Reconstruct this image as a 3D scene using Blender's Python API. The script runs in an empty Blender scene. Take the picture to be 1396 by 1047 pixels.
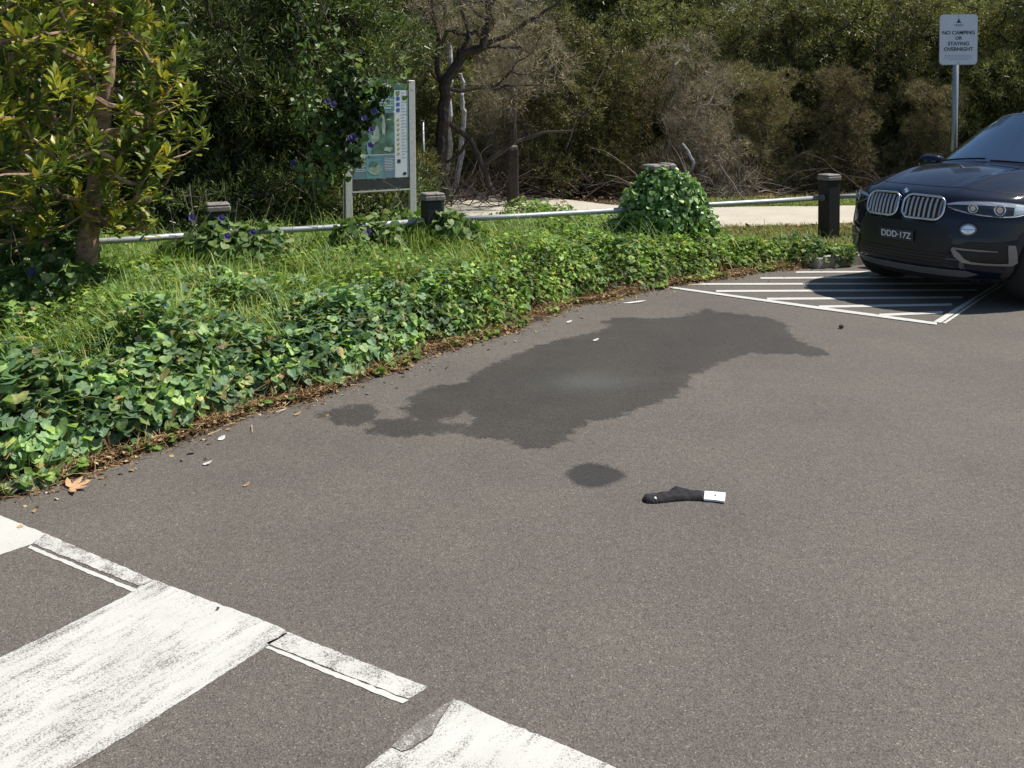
import bpy, math, random
import numpy as np
from mathutils import Matrix, Vector
R = math.radians
rng = np.random.default_rng(7)
random.seed(7)
sc = bpy.context.scene
col = sc.collection

# ------------------------------------------------------------------ camera
F, W, Hh = 1280.0, 1396.0, 1047.0
CAMH, PITCH, ROLL, PY = 1.85, R(2.4), -0.0075, 194.0
cd = bpy.data.cameras.new('camera'); cam = bpy.data.objects.new('camera', cd); col.objects.link(cam)
cd.sensor_fit = 'HORIZONTAL'; cd.sensor_width = 36.0; cd.lens = 36.0 * F / W
cd.shift_x = 0.0; cd.shift_y = -(Hh / 2 - PY) / W
cd.clip_start = 0.05; cd.clip_end = 2000
CM = Matrix.Translation((0, 0, CAMH)) @ Matrix.Rotation(R(90) - PITCH, 4, 'X') @ Matrix.Rotation(ROLL, 4, 'Z')
cam.matrix_world = CM
sc.camera = cam

# ------------------------------------------------------------------ world and sun
SUN_EL = R(57)
SD = Vector((0.97, 0.24, 0)).normalized()          # towards the sun, horizontally
w = bpy.data.worlds.new('World'); sc.world = w; w.use_nodes = True
nt = w.node_tree; nt.nodes.clear()
sky = nt.nodes.new('ShaderNodeTexSky'); sky.sky_type = 'NISHITA'; sky.sun_disc = False
sky.sun_elevation = SUN_EL; sky.sun_rotation = math.atan2(SD.x, SD.y)
sky.air_density = 1.0; sky.dust_density = 0.6; sky.ozone_density = 1.0
bg = nt.nodes.new('ShaderNodeBackground'); bg.inputs['Strength'].default_value = 0.085
wo = nt.nodes.new('ShaderNodeOutputWorld')
nt.links.new(sky.outputs[0], bg.inputs[0]); nt.links.new(bg.outputs[0], wo.inputs[0])
sl = bpy.data.lights.new('sun', 'SUN'); sl.energy = 5.0; sl.angle = R(0.5); sl.color = (1, 0.95, 0.87)
so = bpy.data.objects.new('sun', sl); col.objects.link(so)
d = Vector((SD.x * math.cos(SUN_EL), SD.y * math.cos(SUN_EL), math.sin(SUN_EL)))
so.rotation_euler = d.to_track_quat('Z', 'Y').to_euler()
sc.view_settings.view_transform = 'Standard'; sc.view_settings.look = 'None'
sc.view_settings.exposure = 0.35; sc.view_settings.gamma = 1.0
sc.cycles.max_bounces = 6; sc.cycles.transparent_max_bounces = 12

# ------------------------------------------------------------------ helpers
CMI = CM.to_3x3()
def G(px, py, z=0.0):
    """point on the level z that the photograph shows at a pixel"""
    dv = CMI @ Vector(((px - W / 2) / F, -(py - PY) / F, -1.0))
    t = (z - CAMH) / dv.z
    return Vector((dv.x * t, dv.y * t, z))
def D(px, py, y):
    """point at depth y"""
    dv = CMI @ Vector(((px - W / 2) / F, -(py - PY) / F, -1.0))
    t = y / dv.y
    return Vector((dv.x * t, y, CAMH + dv.z * t))

def new_obj(name, me, parent=None):
    o = bpy.data.objects.new(name, me); col.objects.link(o)
    if parent is not None: o.parent = parent
    return o
def mesh_np(name, V, Fc, mats, parent=None, midx=None, smooth=False):
    """V (n,3); Fc list of faces or int array (m,k)"""
    me = bpy.data.meshes.new(name)
    V = np.asarray(V, dtype=np.float32).reshape(-1, 3)
    if isinstance(Fc, np.ndarray):
        m, k = Fc.shape
        me.vertices.add(len(V)); me.vertices.foreach_set('co', V.ravel())
        me.loops.add(m * k); me.loops.foreach_set('vertex_index', Fc.ravel().astype(np.int32))
        me.polygons.add(m)
        me.polygons.foreach_set('loop_start', np.arange(0, m * k, k, dtype=np.int32))
        me.polygons.foreach_set('loop_total', np.full(m, k, dtype=np.int32))
        me.update(calc_edges=True)
    else:
        me.from_pydata(V.tolist(), [], Fc); me.update()
    if not isinstance(mats, (list, tuple)): mats = [mats]
    for mt in mats: me.materials.append(mt)
    if midx is not None: me.polygons.foreach_set('material_index', np.asarray(midx, dtype=np.int32))
    if smooth: me.polygons.foreach_set('use_smooth', np.ones(len(me.polygons), dtype=bool))
    me.update()
    return new_obj(name, me, parent)
def tag(o, label=None, cat=None, group=None, kind=None):
    if label: o['label'] = label
    if cat: o['category'] = cat
    if group: o['group'] = group
    if kind: o['kind'] = kind
    return o
def thing(name, label, cat, loc=(0, 0, 0), rz=0.0, group=None):
    o = bpy.data.objects.new(name, None); col.objects.link(o); o.location = loc; o.rotation_euler = (0, 0, rz)
    o.empty_display_size = 0.2
    return tag(o, label, cat, group)
class MB:
    def __init__(s): s.v = []; s.f = []; s.m = []
    def add(s, v, f, m=0):
        b = len(s.v); s.v += [tuple(p) for p in v]; s.f += [tuple(i + b for i in q) for q in f]; s.m += [m] * len(f)
        return s
    def box(s, c, d, rz=0.0, m=0, bev=0.0):
        x, y, z = d[0] / 2, d[1] / 2, d[2] / 2
        if bev <= 0:
            v = [(i * x, j * y, k * z) for k in (-1, 1) for j in (-1, 1) for i in (-1, 1)]
            f = [(0, 2, 3, 1), (4, 5, 7, 6), (0, 1, 5, 4), (2, 6, 7, 3), (0, 4, 6, 2), (1, 3, 7, 5)]
        else:
            def ring(ix, iy, zz):
                return [(-x + ix, -y + iy + bev, zz), (-x + ix + bev, -y + iy, zz), (x - ix - bev, -y + iy, zz), (x - ix, -y + iy + bev, zz),
                        (x - ix, y - iy - bev, zz), (x - ix - bev, y - iy, zz), (-x + ix + bev, y - iy, zz), (-x + ix, y - iy - bev, zz)]
            v = ring(bev, bev, -z) + ring(0, 0, -z + bev) + ring(0, 0, z - bev) + ring(bev, bev, z)
            f = [tuple(range(7, -1, -1)), tuple(range(24, 32))]
            for a in range(3):
                for i in range(8):
                    f.append((a * 8 + i, a * 8 + (i + 1) % 8, a * 8 + 8 + (i + 1) % 8, a * 8 + 8 + i))
        cr, sr = math.cos(rz), math.sin(rz)
        v = [(c[0] + p[0] * cr - p[1] * sr, c[1] + p[0] * sr + p[1] * cr, c[2] + p[2]) for p in v]
        return s.add(v, f, m)
    def tube(s, pts, rad, n=8, m=0, cap=True):
        pts = [Vector(p) for p in pts]
        if not isinstance(rad, (list, tuple)): rad = [rad] * len(pts)
        v = []; f = []
        prev = None
        for i, p in enumerate(pts):
            a = pts[max(i - 1, 0)]; b = pts[min(i + 1, len(pts) - 1)]
            t = (b - a).normalized()
            if prev is None:
                u = t.cross(Vector((0, 0, 1)))
                if u.length < 0.1: u = t.cross(Vector((0, 1, 0)))
            else: u = prev - t * prev.dot(t)
            u.normalize(); prev = u; q = t.cross(u)
            for k in range(n):
                an = 2 * math.pi * k / n
                v.append(p + (u * math.cos(an) + q * math.sin(an)) * rad[i])
        for i in range(len(pts) - 1):
            for k in range(n):
                f.append((i * n + k, i * n + (k + 1) % n, (i + 1) * n + (k + 1) % n, (i + 1) * n + k))
        if cap:
            f.append(tuple(range(n - 1, -1, -1))); f.append(tuple(range((len(pts) - 1) * n, len(pts) * n)))
        return s.add(v, f, m)
    def build(s, name, mats, parent=None, smooth=False):
        return mesh_np(name, np.array(s.v), s.f, mats, parent, s.m if isinstance(mats, (list, tuple)) else None, smooth)

# ------------------------------------------------------------------ materials
def mat(name):
    m = bpy.data.materials.new(name); m.use_nodes = True
    n = m.node_tree.nodes; n.clear()
    return m, n, m.node_tree.links
def ramp(n, l, src, stops, interp='LINEAR'):
    r = n.new('ShaderNodeValToRGB'); r.color_ramp.interpolation = interp
    e = r.color_ramp.elements
    while len(e) < len(stops): e.new(0.5)
    for i, (p, c) in enumerate(stops): e[i].position = p; e[i].color = (*c, 1) if len(c) == 3 else c
    l.new(src, r.inputs[0]); return r
def noise(n, l, scale, detail=4, rough=0.55, vec=None):
    t = n.new('ShaderNodeTexNoise'); t.inputs['Scale'].default_value = scale
    t.inputs['Detail'].default_value = detail; t.inputs['Roughness'].default_value = rough
    if vec is not None: l.new(vec, t.inputs['Vector'])
    return t
def mixc(n, l, fac, a, b, mode='MIX'):
    x = n.new('ShaderNodeMix'); x.data_type = 'RGBA'; x.blend_type = mode
    for sock, val in ((x.inputs[0], fac), (x.inputs[6], a), (x.inputs[7], b)):
        if isinstance(val, (int, float)): sock.default_value = val
        elif isinstance(val, tuple): sock.default_value = (*val, 1)
        else: l.new(val, sock)
    return x.outputs[2]
def mathn(n, l, op, a, b=None, c=None):
    x = n.new('ShaderNodeMath'); x.operation = op
    for i, val in enumerate((a, b, c)):
        if val is None: continue
        if isinstance(val, (int, float)): x.inputs[i].default_value = val
        else: l.new(val, x.inputs[i])
    return x.outputs[0]
def smooth01(n, l, v, a, b):
    x = n.new('ShaderNodeMapRange'); x.interpolation_type = 'SMOOTHSTEP'
    l.new(v, x.inputs[0]); x.inputs[1].default_value = a; x.inputs[2].default_value = b
    return x.outputs[0]
def bsdf(n, l, color, rough=0.6, metal=0.0, bump=None, bstr=0.3, bdist=0.01, spec=0.5, coat=0.0):
    b = n.new('ShaderNodeBsdfPrincipled'); o = n.new('ShaderNodeOutputMaterial'); l.new(b.outputs[0], o.inputs[0])
    if isinstance(color, tuple): b.inputs['Base Color'].default_value = (*color, 1)
    else: l.new(color, b.inputs['Base Color'])
    if isinstance(rough, (int, float)): b.inputs['Roughness'].default_value = rough
    else: l.new(rough, b.inputs['Roughness'])
    b.inputs['Metallic'].default_value = metal; b.inputs['Specular IOR Level'].default_value = spec
    b.inputs['Coat Weight'].default_value = coat
    if bump is not None:
        bp = n.new('ShaderNodeBump'); bp.inputs['Strength'].default_value = bstr; bp.inputs['Distance'].default_value = bdist
        l.new(bump, bp.inputs['Height']); l.new(bp.outputs[0], b.inputs['Normal'])
    return b
def geo_pos(n):
    return n.new('ShaderNodeNewGeometry').outputs['Position']
def simple(name, c, rough=0.6, metal=0.0, var=0.25, scale=20, spec=0.5, coat=0.0, bstr=0.15):
    m, n, l = mat(name)
    tc = n.new('ShaderNodeTexCoord').outputs['Object']
    t = noise(n, l, scale, 5, 0.6, tc)
    lo = tuple(x * (1 - var) for x in c); hi = tuple(min(1, x * (1 + var)) for x in c)
    r = ramp(n, l, t.outputs[0], [(0.3, lo), (0.7, hi)])
    bsdf(n, l, r.outputs[0], rough, metal, t.outputs[0], bstr, 0.004, spec, coat)
    return m
def leafmat(name, stops, trans=0.3, rough=0.5, spec=0.4, objvar=0.0, clump=0.0):
    """leaf: colour picked per leaf, some light shines through"""
    m, n, l = mat(name)
    g = n.new('ShaderNodeNewGeometry')
    r = ramp(n, l, g.outputs['Random Per Island'], stops)
    c = r.outputs[0]
    vn = noise(n, l, 70, 3, 0.7, n.new('ShaderNodeTexCoord').outputs['Object'])
    vr = ramp(n, l, vn.outputs[0], [(0.35, (0.72, 0.75, 0.70)), (0.65, (1.25, 1.22, 1.15))])
    c = mixc(n, l, 1.0, c, vr.outputs[0], 'MULTIPLY')
    if clump:
        cn = noise(n, l, clump, 4, 0.7, n.new('ShaderNodeTexCoord').outputs['Object'])
        cr_ = ramp(n, l, cn.outputs[0], [(0.36, (0.50, 0.50, 0.55)), (0.50, (1.0, 1.0, 1.0)), (0.64, (1.75, 1.70, 1.45))])
        c = mixc(n, l, 1.0, c, cr_.outputs[0], 'MULTIPLY')
    if objvar > 0:
        oi = n.new('ShaderNodeObjectInfo')
        hs = n.new('ShaderNodeHueSaturation'); l.new(c, hs.inputs['Color'])
        l.new(mathn(n, l, 'MULTIPLY_ADD', oi.outputs['Random'], objvar, 1 - objvar / 2), hs.inputs['Value'])
        l.new(mathn(n, l, 'MULTIPLY_ADD', oi.outputs['Random'], 0.02, 0.488), hs.inputs['Hue'])
        c = hs.outputs[0]
    b = n.new('ShaderNodeBsdfPrincipled'); l.new(c, b.inputs['Base Color'])
    b.inputs['Roughness'].default_value = rough; b.inputs['Specular IOR Level'].default_value = spec
    t = n.new('ShaderNodeBsdfTranslucent'); l.new(mixc(n, l, 1.0, c, (1.0, 1.0, 0.55), 'MULTIPLY'), t.inputs[0])
    mx = n.new('ShaderNodeMixShader'); mx.inputs[0].default_value = trans
    l.new(b.outputs[0], mx.inputs[1]); l.new(t.outputs[0], mx.inputs[2])
    o = n.new('ShaderNodeOutputMaterial'); l.new(mx.outputs[0], o.inputs[0])
    return m

def asphalt_color(n, l, pos):
    v = n.new('ShaderNodeTexVoronoi'); v.inputs['Scale'].default_value = 210; l.new(pos, v.inputs['Vector'])
    sep = n.new('ShaderNodeSeparateColor'); l.new(v.outputs['Color'], sep.inputs[0])
    st = ramp(n, l, sep.outputs[0], [(0.0, (0.102, 0.092, 0.083)), (0.45, (0.128, 0.115, 0.104)), (0.8, (0.152, 0.137, 0.123)), (0.97, (0.175, 0.16, 0.145)), (0.985, (0.27, 0.25, 0.225))])
    dk = smooth01(n, l, v.outputs['Distance'], 0.40, 0.95)
    c = mixc(n, l, dk, st.outputs[0], (0.060, 0.054, 0.048))
    big = noise(n, l, 0.9, 6, 0.65, pos)
    br = ramp(n, l, big.outputs[0], [(0.3, (0.84, 0.84, 0.85)), (0.7, (1.12, 1.11, 1.09))])
    c = mixc(n, l, 1.0, c, br.outputs[0], 'MULTIPLY')
    mid = noise(n, l, 28, 5, 0.7, pos)
    mr = ramp(n, l, mid.outputs[0], [(0.3, (0.88, 0.873, 0.84)), (0.7, (1.17, 1.155, 1.10))])
    c = mixc(n, l, 1.0, c, mr.outputs[0], 'MULTIPLY')
    return c, v.outputs['Distance'], mid.outputs[0]
def make_asphalt():
    m, n, l = mat('asphalt')
    pos = geo_pos(n)
    c, dist, mid = asphalt_color(n, l, pos)
    at = n.new('ShaderNodeAttribute'); at.attribute_name = 'wet'
    n1 = noise(n, l, 9, 7, 0.72, pos); n2 = noise(n, l, 90, 3, 0.6, pos)
    sp = n.new('ShaderNodeAttribute'); sp.attribute_name = 'spot'
    amp = mathn(n, l, 'MULTIPLY_ADD', sp.outputs['Fac'], -0.26, 0.34)
    sd = mathn(n, l, 'MULTIPLY_ADD', mathn(n, l, 'SUBTRACT', n1.outputs[0], 0.5), amp, at.outputs['Fac'])
    sd = mathn(n, l, 'ADD', sd, mathn(n, l, 'MULTIPLY_ADD', n2.outputs[0], 0.09, -0.045))
    wet = smooth01(n, l, sd, -0.02, 0.03)
    oil = n.new('ShaderNodeAttribute'); oil.attribute_name = 'oil'
    wc = mixc(n, l, 1.0, c, (0.34, 0.343, 0.345), 'MULTIPLY')
    wc = mixc(n, l, mathn(n, l, 'MULTIPLY', oil.outputs['Fac'], 0.35), wc, (0.12, 0.13, 0.125))
    wc = mixc(n, l, mathn(n, l, 'MULTIPLY', sp.outputs['Fac'], 0.62), wc, (0.020, 0.019, 0.020))
    dn = noise(n, l, 2.2, 6, 0.7, pos)
    wetf = mathn(n, l, 'MULTIPLY', wet, mathn(n, l, 'MULTIPLY_ADD', dn.outputs[0], 0.5, 0.66))
    wetf = mathn(n, l, 'MINIMUM', wetf, 1.0)
    c = mixc(n, l, wetf, c, wc)
    ro = mathn(n, l, 'MULTIPLY_ADD', wet, -0.10, 0.86)
    bsdf(n, l, c, ro, 0, dist, 0.45, 0.004, spec=0.35)
    return m
def make_paint(name, wear, streak_dir=None, col0=(0.55, 0.545, 0.50)):
    """old white road paint over asphalt; wear 0..1"""
    m, n, l = mat(name)
    pos = geo_pos(n)
    ac, dist, mid = asphalt_color(n, l, pos)
    fine = noise(n, l, 170, 3, 0.85, pos)
    big = noise(n, l, 1.6, 4, 0.6, pos)
    if streak_dir:
        mp = n.new('ShaderNodeMapping'); mp.vector_type = 'TEXTURE'
        mp.inputs['Rotation'].default_value = (0, 0, streak_dir); mp.inputs['Scale'].default_value = (7, 1, 1)
        wv = noise(n, l, 3, 3, 0.6, pos); av = n.new('ShaderNodeVectorMath'); av.operation = 'MULTIPLY_ADD'
        l.new(wv.outputs[1], av.inputs[0]); av.inputs[1].default_value = (0.10, 0.10, 0); l.new(pos, av.inputs[2])
        l.new(av.outputs[0], mp.inputs['Vector'])
        med = noise(n, l, 17, 5, 0.75, mp.outputs[0])
    else: med = noise(n, l, 12, 5, 0.7, pos)
    s = mathn(n, l, 'ADD', mathn(n, l, 'MULTIPLY', fine.outputs[0], 0.55), mathn(n, l, 'MULTIPLY', med.outputs[0], 0.40))
    s = mathn(n, l, 'ADD', s, mathn(n, l, 'MULTIPLY', big.outputs[0], 0.35))
    th = 0.65 + 0.35 * (0.5 - wear)
    fac = smooth01(n, l, s, th - 0.03, th + 0.07)
    dirt = noise(n, l, 3.5, 6, 0.7, pos)
    pr = ramp(n, l, dirt.outputs[0], [(0.3, tuple(x * 0.88 for x in col0)), (0.65, col0)])
    c = mixc(n, l, mathn(n, l, 'MULTIPLY', fac, 0.9), pr.outputs[0], ac)
    bsdf(n, l, c, 0.7, 0, s, 0.25, 0.003, spec=0.3)
    return m
M = {}
M['asphalt'] = make_asphalt()
M['paint_band'] = make_paint('paint_band', 0.46)
M['paint_thin'] = make_paint('paint_thin', 0.15)
M['paint_far'] = make_paint('paint_far', 0.12)

def make_soil():
    m, n, l = mat('verge_soil'); pos = geo_pos(n)
    a = noise(n, l, 6, 6, 0.7, pos); b = noise(n, l, 60, 5, 0.75, pos)
    r = ramp(n, l, b.outputs[0], [(0.3, (0.03, 0.022, 0.014)), (0.5, (0.085, 0.06, 0.038)), (0.72, (0.18, 0.13, 0.082))])
    c = mixc(n, l, smooth01(n, l, a.outputs[0], 0.35, 0.65), r.outputs[0], (0.045, 0.032, 0.02))
    bsdf(n, l, c, 0.95, 0, b.outputs[0], 0.8, 0.02); return m
def make_path():
    m, n, l = mat('path_sand'); pos = geo_pos(n)
    a = noise(n, l, 2, 6, 0.65, pos); b = noise(n, l, 45, 5, 0.8, pos)
    r = ramp(n, l, a.outputs[0], [(0.3, (0.44, 0.40, 0.325)), (0.7, (0.53, 0.49, 0.405))])
    q = ramp(n, l, b.outputs[0], [(0.35, (0.78, 0.76, 0.72)), (0.6, (1.05, 1.05, 1.05))])
    bsdf(n, l, mixc(n, l, 1.0, r.outputs[0], q.outputs[0], 'MULTIPLY'), 0.9, 0, b.outputs[0], 0.4, 0.01); return m
M['soil'] = make_soil(); M['path'] = make_path()
M['kerb'] = simple('kerb_concrete', (0.34, 0.32, 0.28), 0.85, var=0.3, scale=25)
M['rail'] = simple('galvanised_rail', (0.36, 0.38, 0.39), 0.5, 0.3, var=0.15, scale=40)
M['post'] = simple('dark_painted_timber', (0.011, 0.012, 0.013), 0.6, var=0.4, scale=18)
M['cap'] = simple('weathered_cap', (0.22, 0.20, 0.18), 0.8, var=0.25, scale=30)
M['bark'] = simple('tree_bark', (0.30, 0.20, 0.135), 0.9, var=0.55, scale=22, bstr=0.8)
M['bark_dark'] = simple('dark_bark', (0.045, 0.034, 0.028), 0.9, var=0.5, scale=18, bstr=0.8)
M['bark_grey'] = simple('grey_bark', (0.22, 0.20, 0.18), 0.9, var=0.4, scale=18, bstr=0.6)
M['bark_pale'] = simple('pale_bark', (0.33, 0.34, 0.36), 0.8, var=0.4, scale=14, bstr=0.5)
M['steel'] = simple('sign_steel', (0.30, 0.32, 0.34), 0.4, 0.6, var=0.15, scale=30)
M['white'] = simple('white_enamel', (0.66, 0.70, 0.76), 0.35, var=0.05, scale=8)
M['ink'] = simple('dark_ink', (0.03, 0.035, 0.06), 0.5, var=0.1)
M['alu'] = simple('painted_aluminium', (0.50, 0.50, 0.48), 0.45, 0.1, var=0.12, scale=25)

M['olive'] = leafmat('olive_foliage', [(0, (0.050, 0.062, 0.020)), (0.35, (0.117, 0.135, 0.042)), (0.7, (0.207, 0.215, 0.076)), (0.92, (0.345, 0.335, 0.164)), (1, (0.201, 0.144, 0.089))], 0.3, 0.5, objvar=0.5, clump=4.5)
M['green_dk'] = leafmat('dark_foliage', [(0, (0.023, 0.040, 0.014)), (0.4, (0.058, 0.087, 0.028)), (0.8, (0.128, 0.162, 0.047)), (1, (0.261, 0.269, 0.112))], 0.25, 0.45, objvar=0.4, clump=4.5)
M['brown'] = leafmat('brown_dry_foliage', [(0, (0.092, 0.062, 0.044)), (0.35, (0.210, 0.144, 0.104)), (0.60, (0.355, 0.275, 0.206)), (0.62, (0.131, 0.158, 0.044)), (1, (0.249, 0.275, 0.096))], 0.15, 0.7, 0.2, objvar=0.4, clump=4.0)
M['grey'] = leafmat('grey_twig_foliage', [(0, (0.145, 0.122, 0.099)), (0.4, (0.317, 0.264, 0.219)), (0.78, (0.502, 0.434, 0.368)), (0.8, (0.145, 0.163, 0.050)), (1, (0.211, 0.210, 0.071))], 0.1, 0.8, 0.2, objvar=0.3, clump=3.0)
M['banksia'] = leafmat('broad_leaf', [(0, (0.045, 0.08, 0.020)), (0.45, (0.11, 0.165, 0.035)), (0.78, (0.25, 0.30, 0.05)), (0.97, (0.42, 0.40, 0.06)), (1, (0.45, 0.24, 0.05))], 0.30, 0.42, 0.5)
M['banksia_young'] = leafmat('young_broad_leaf', [(0, (0.17, 0.21, 0.03)), (0.6, (0.40, 0.42, 0.06)), (0.93, (0.55, 0.46, 0.06)), (1, (0.58, 0.30, 0.05))], 0.35, 0.42, 0.5)
M['cover_big'] = leafmat('ground_cover_leaf', [(0, (0.084, 0.168, 0.089)), (0.4, (0.157, 0.271, 0.145)), (0.72, (0.224, 0.353, 0.170)), (0.94, (0.359, 0.486, 0.177)), (0.985, (0.381, 0.289, 0.147))], 0.34, 0.55, 0.4, clump=4)
M['cover_small'] = leafmat('small_cover_leaf', [(0, (0.081, 0.165, 0.042)), (0.4, (0.163, 0.276, 0.065)), (0.75, (0.249, 0.385, 0.089)), (0.93, (0.380, 0.495, 0.143)), (0.98, (0.434, 0.319, 0.143))], 0.4, 0.6, 0.35, clump=4)
M['grass'] = leafmat('grass_blade', [(0, (0.088, 0.184, 0.034)), (0.4, (0.188, 0.310, 0.063)), (0.75, (0.300, 0.425, 0.092)), (1, (0.525, 0.506, 0.196))], 0.4, 0.5, 0.4)
M['dry_grass'] = leafmat('dry_grass_blade', [(0, (0.12, 0.13, 0.04)), (0.4, (0.24, 0.20, 0.09)), (0.8, (0.36, 0.29, 0.15)), (1, (0.13, 0.18, 0.05))], 0.3, 0.7, 0.2)
M['litter'] = leafmat('dead_leaf', [(0, (0.07, 0.045, 0.025)), (0.35, (0.19, 0.115, 0.058)), (0.7, (0.34, 0.215, 0.11)), (0.92, (0.50, 0.36, 0.21)), (1, (0.62, 0.52, 0.38))], 0.1, 0.85, 0.2)
M['vine'] = leafmat('vine_leaf', [(0, (0.055, 0.115, 0.032)), (0.45, (0.115, 0.205, 0.062)), (0.8, (0.20, 0.31, 0.11)), (1, (0.36, 0.45, 0.20))], 0.3, 0.42, 0.6)
M['flower'] = leafmat('purple_petal', [(0, (0.06, 0.045, 0.24)), (1, (0.15, 0.12, 0.40))], 0.35, 0.5, 0.3)

# ------------------------------------------------------------------ ground: asphalt sheet with the stains
def sdf_poly(P, pts):
    """signed distance, positive inside; P (n,2)"""
    pts = np.array(pts, float); dmin = np.full(len(P), 1e9); ins = np.zeros(len(P), bool)
    for i in range(len(pts)):
        a, b = pts[i], pts[(i + 1) % len(pts)]
        ab = b - a; t = np.clip(((P - a) @ ab) / (ab @ ab + 1e-12), 0, 1)
        dmin = np.minimum(dmin, np.hypot(*(P - a - t[:, None] * ab).T))
        c = (a[1] > P[:, 1]) != (b[1] > P[:, 1])
        xi = (b[0] - a[0]) * (P[:, 1] - a[1]) / (b[1] - a[1] + 1e-12) + a[0]
        ins ^= c & (P[:, 0] < xi)
    return np.where(ins, dmin, -dmin)
def line_dist(P, pts):
    pts = np.array(pts, float); dm = np.full(len(P), 1e9)
    for i in range(len(pts) - 1):
        a, b = pts[i], pts[i + 1]; ab = b - a
        t = np.clip(((P - a) @ ab) / (ab @ ab + 1e-12), 0, 1)
        dm = np.minimum(dm, np.hypot(*(P - a - t[:, None] * ab).T))
    return dm
def g2(px, py): v = G(px, py); return (v.x, v.y)
z3 = lambda L: [g2(400 + x / 1.8368, 400 + y / 1.8368) for x, y in L]
stain1 = z3([(270, 290), (290, 262), (320, 240), (430, 220), (470, 190), (560, 150), (640, 120), (740, 100), (790, 80), (770, 70), (820, 58), (880, 62), (960, 60), (1000, 50), (1030, 36), (1060, 45), (1130, 52), (1200, 62), (1240, 80), (1235, 95), (1290, 130), (1345, 150), (1320, 158), (1240, 152), (1150, 150), (1080, 170), (1000, 205), (985, 235), (940, 270), (860, 290), (800, 315), (740, 320), (710, 340), (690, 370), (620, 390), (570, 385), (530, 370), (480, 362), (430, 362), (400, 355), (425, 338), (455, 312), (430, 300), (400, 312), (370, 318), (330, 322), (300, 314)])
stain2 = z3([(60, 305), (100, 288), (200, 274), (225, 290), (215, 318), (150, 335), (100, 325)])
stain3 = z3([(180, 345), (200, 318), (290, 308), (360, 318), (430, 330), (430, 352), (340, 352), (260, 360), (210, 358)])
stain4 = [g2(740 + x / 4.6533, 600 + y / 4.6533) for x, y in [(148, 225), (200, 163), (300, 142), (400, 162), (480, 197), (525, 228), (480, 260), (400, 288), (300, 301), (220, 283)]]
gx = np.concatenate([[-150, -60, -25, -10, -5], np.arange(-3.0, 4.6, 0.03), [6, 10, 25, 60, 150]])
gy = np.concatenate([[-150, -60, -25, -10, -3, 0, 2, 3], np.arange(4.0, 10.2, 0.03), [12, 20, 60, 150]])
XX, YY = np.meshgrid(gx, gy); P2 = np.stack([XX.ravel(), YY.ravel()], 1)
wet = np.maximum.reduce([sdf_poly(P2, s_) for s_ in (stain1, stain2, stain3)])
wet = np.where(wet < -0.3, -0.5, wet)
w4 = sdf_poly(P2, stain4); wet = np.maximum(wet, np.where(w4 > -0.15, w4 * 1.3 + 0.012, -0.5))
oc = G(400 + 735 / 1.8368, 400 + 222 / 1.8368)
oil = np.exp(-(((P2[:, 0] - oc.x) / 0.26) ** 2 + ((P2[:, 1] - oc.y) / 0.20) ** 2))
nx, ny = len(gx), len(gy)
idx = np.arange(nx * ny).reshape(ny, nx)
fa = np.stack([idx[:-1, :-1], idx[:-1, 1:], idx[1:, 1:], idx[1:, :-1]], -1).reshape(-1, 4)
car_park = mesh_np('car_park', np.column_stack([P2, np.zeros(len(P2))]), fa, M['asphalt'])
for nm, arr in (('wet', wet), ('oil', oil), ('spot', (w4 > -0.1).astype(float))):
    a_ = car_park.data.attributes.new(nm, 'FLOAT', 'POINT'); a_.data.foreach_set('value', arr.astype(np.float32))
tag(car_park, kind='structure')

# ------------------------------------------------------------------ verge (soil, raised a little), path
edge_px = [(-400, 800), (-150, 722), (0, 683), (60, 668), (130, 640), (200, 618), (270, 597), (350, 562), (430, 545), (520, 513), (600, 480), (650, 468), (700, 452), (765, 425), (790, 415), (860, 404), (920, 391), (1000, 378), (1100, 364)]
edge = [g2(*p) for p in edge_px]
kerbA = np.array(g2(1100, 364)); kerbB = np.array(g2(1178, 357)); kd = np.array([1, 0.431]) / math.hypot(1, 0.431)
kerb_end = kerbA + kd * 30
# smooth noisy edge
def resample(pts, step):
    out = []
    for a, b in zip(pts[:-1], pts[1:]):
        a = np.array(a); b = np.array(b); k = max(1, int(np.hypot(*(b - a)) / step))
        for i in range(k): out.append(a + (b - a) * i / k)
    out.append(np.array(pts[-1])); return np.array(out)
ed = resample(edge, 0.05)
nrm = np.gradient(ed, axis=0); nrm = np.stack([-nrm[:, 1], nrm[:, 0]], 1); nrm /= np.linalg.norm(nrm, axis=1)[:, None]
wob = np.convolve(rng.normal(0, 1, len(ed) + 12), np.ones(5) / 5, 'same')[6:-6]
ed_n = ed + nrm * (wob * 0.022)[:, None]
def fnoise(X, Y, s, seed=0):
    """cheap smooth value noise by summed sines"""
    r = np.random.default_rng(seed); o = np.zeros_like(X)
    for k in range(7):
        a = r.uniform(0, 6.28); fq = s * r.uniform(0.6, 1.9); ph = r.uniform(0, 6.28)
        o += np.sin((X * math.cos(a) + Y * math.sin(a)) * fq + ph)
    return o / 7
verge_poly = [tuple(p) for p in ed] + [tuple(kerb_end), (60, 150), (-150, 150), (-150, 4)]
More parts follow.
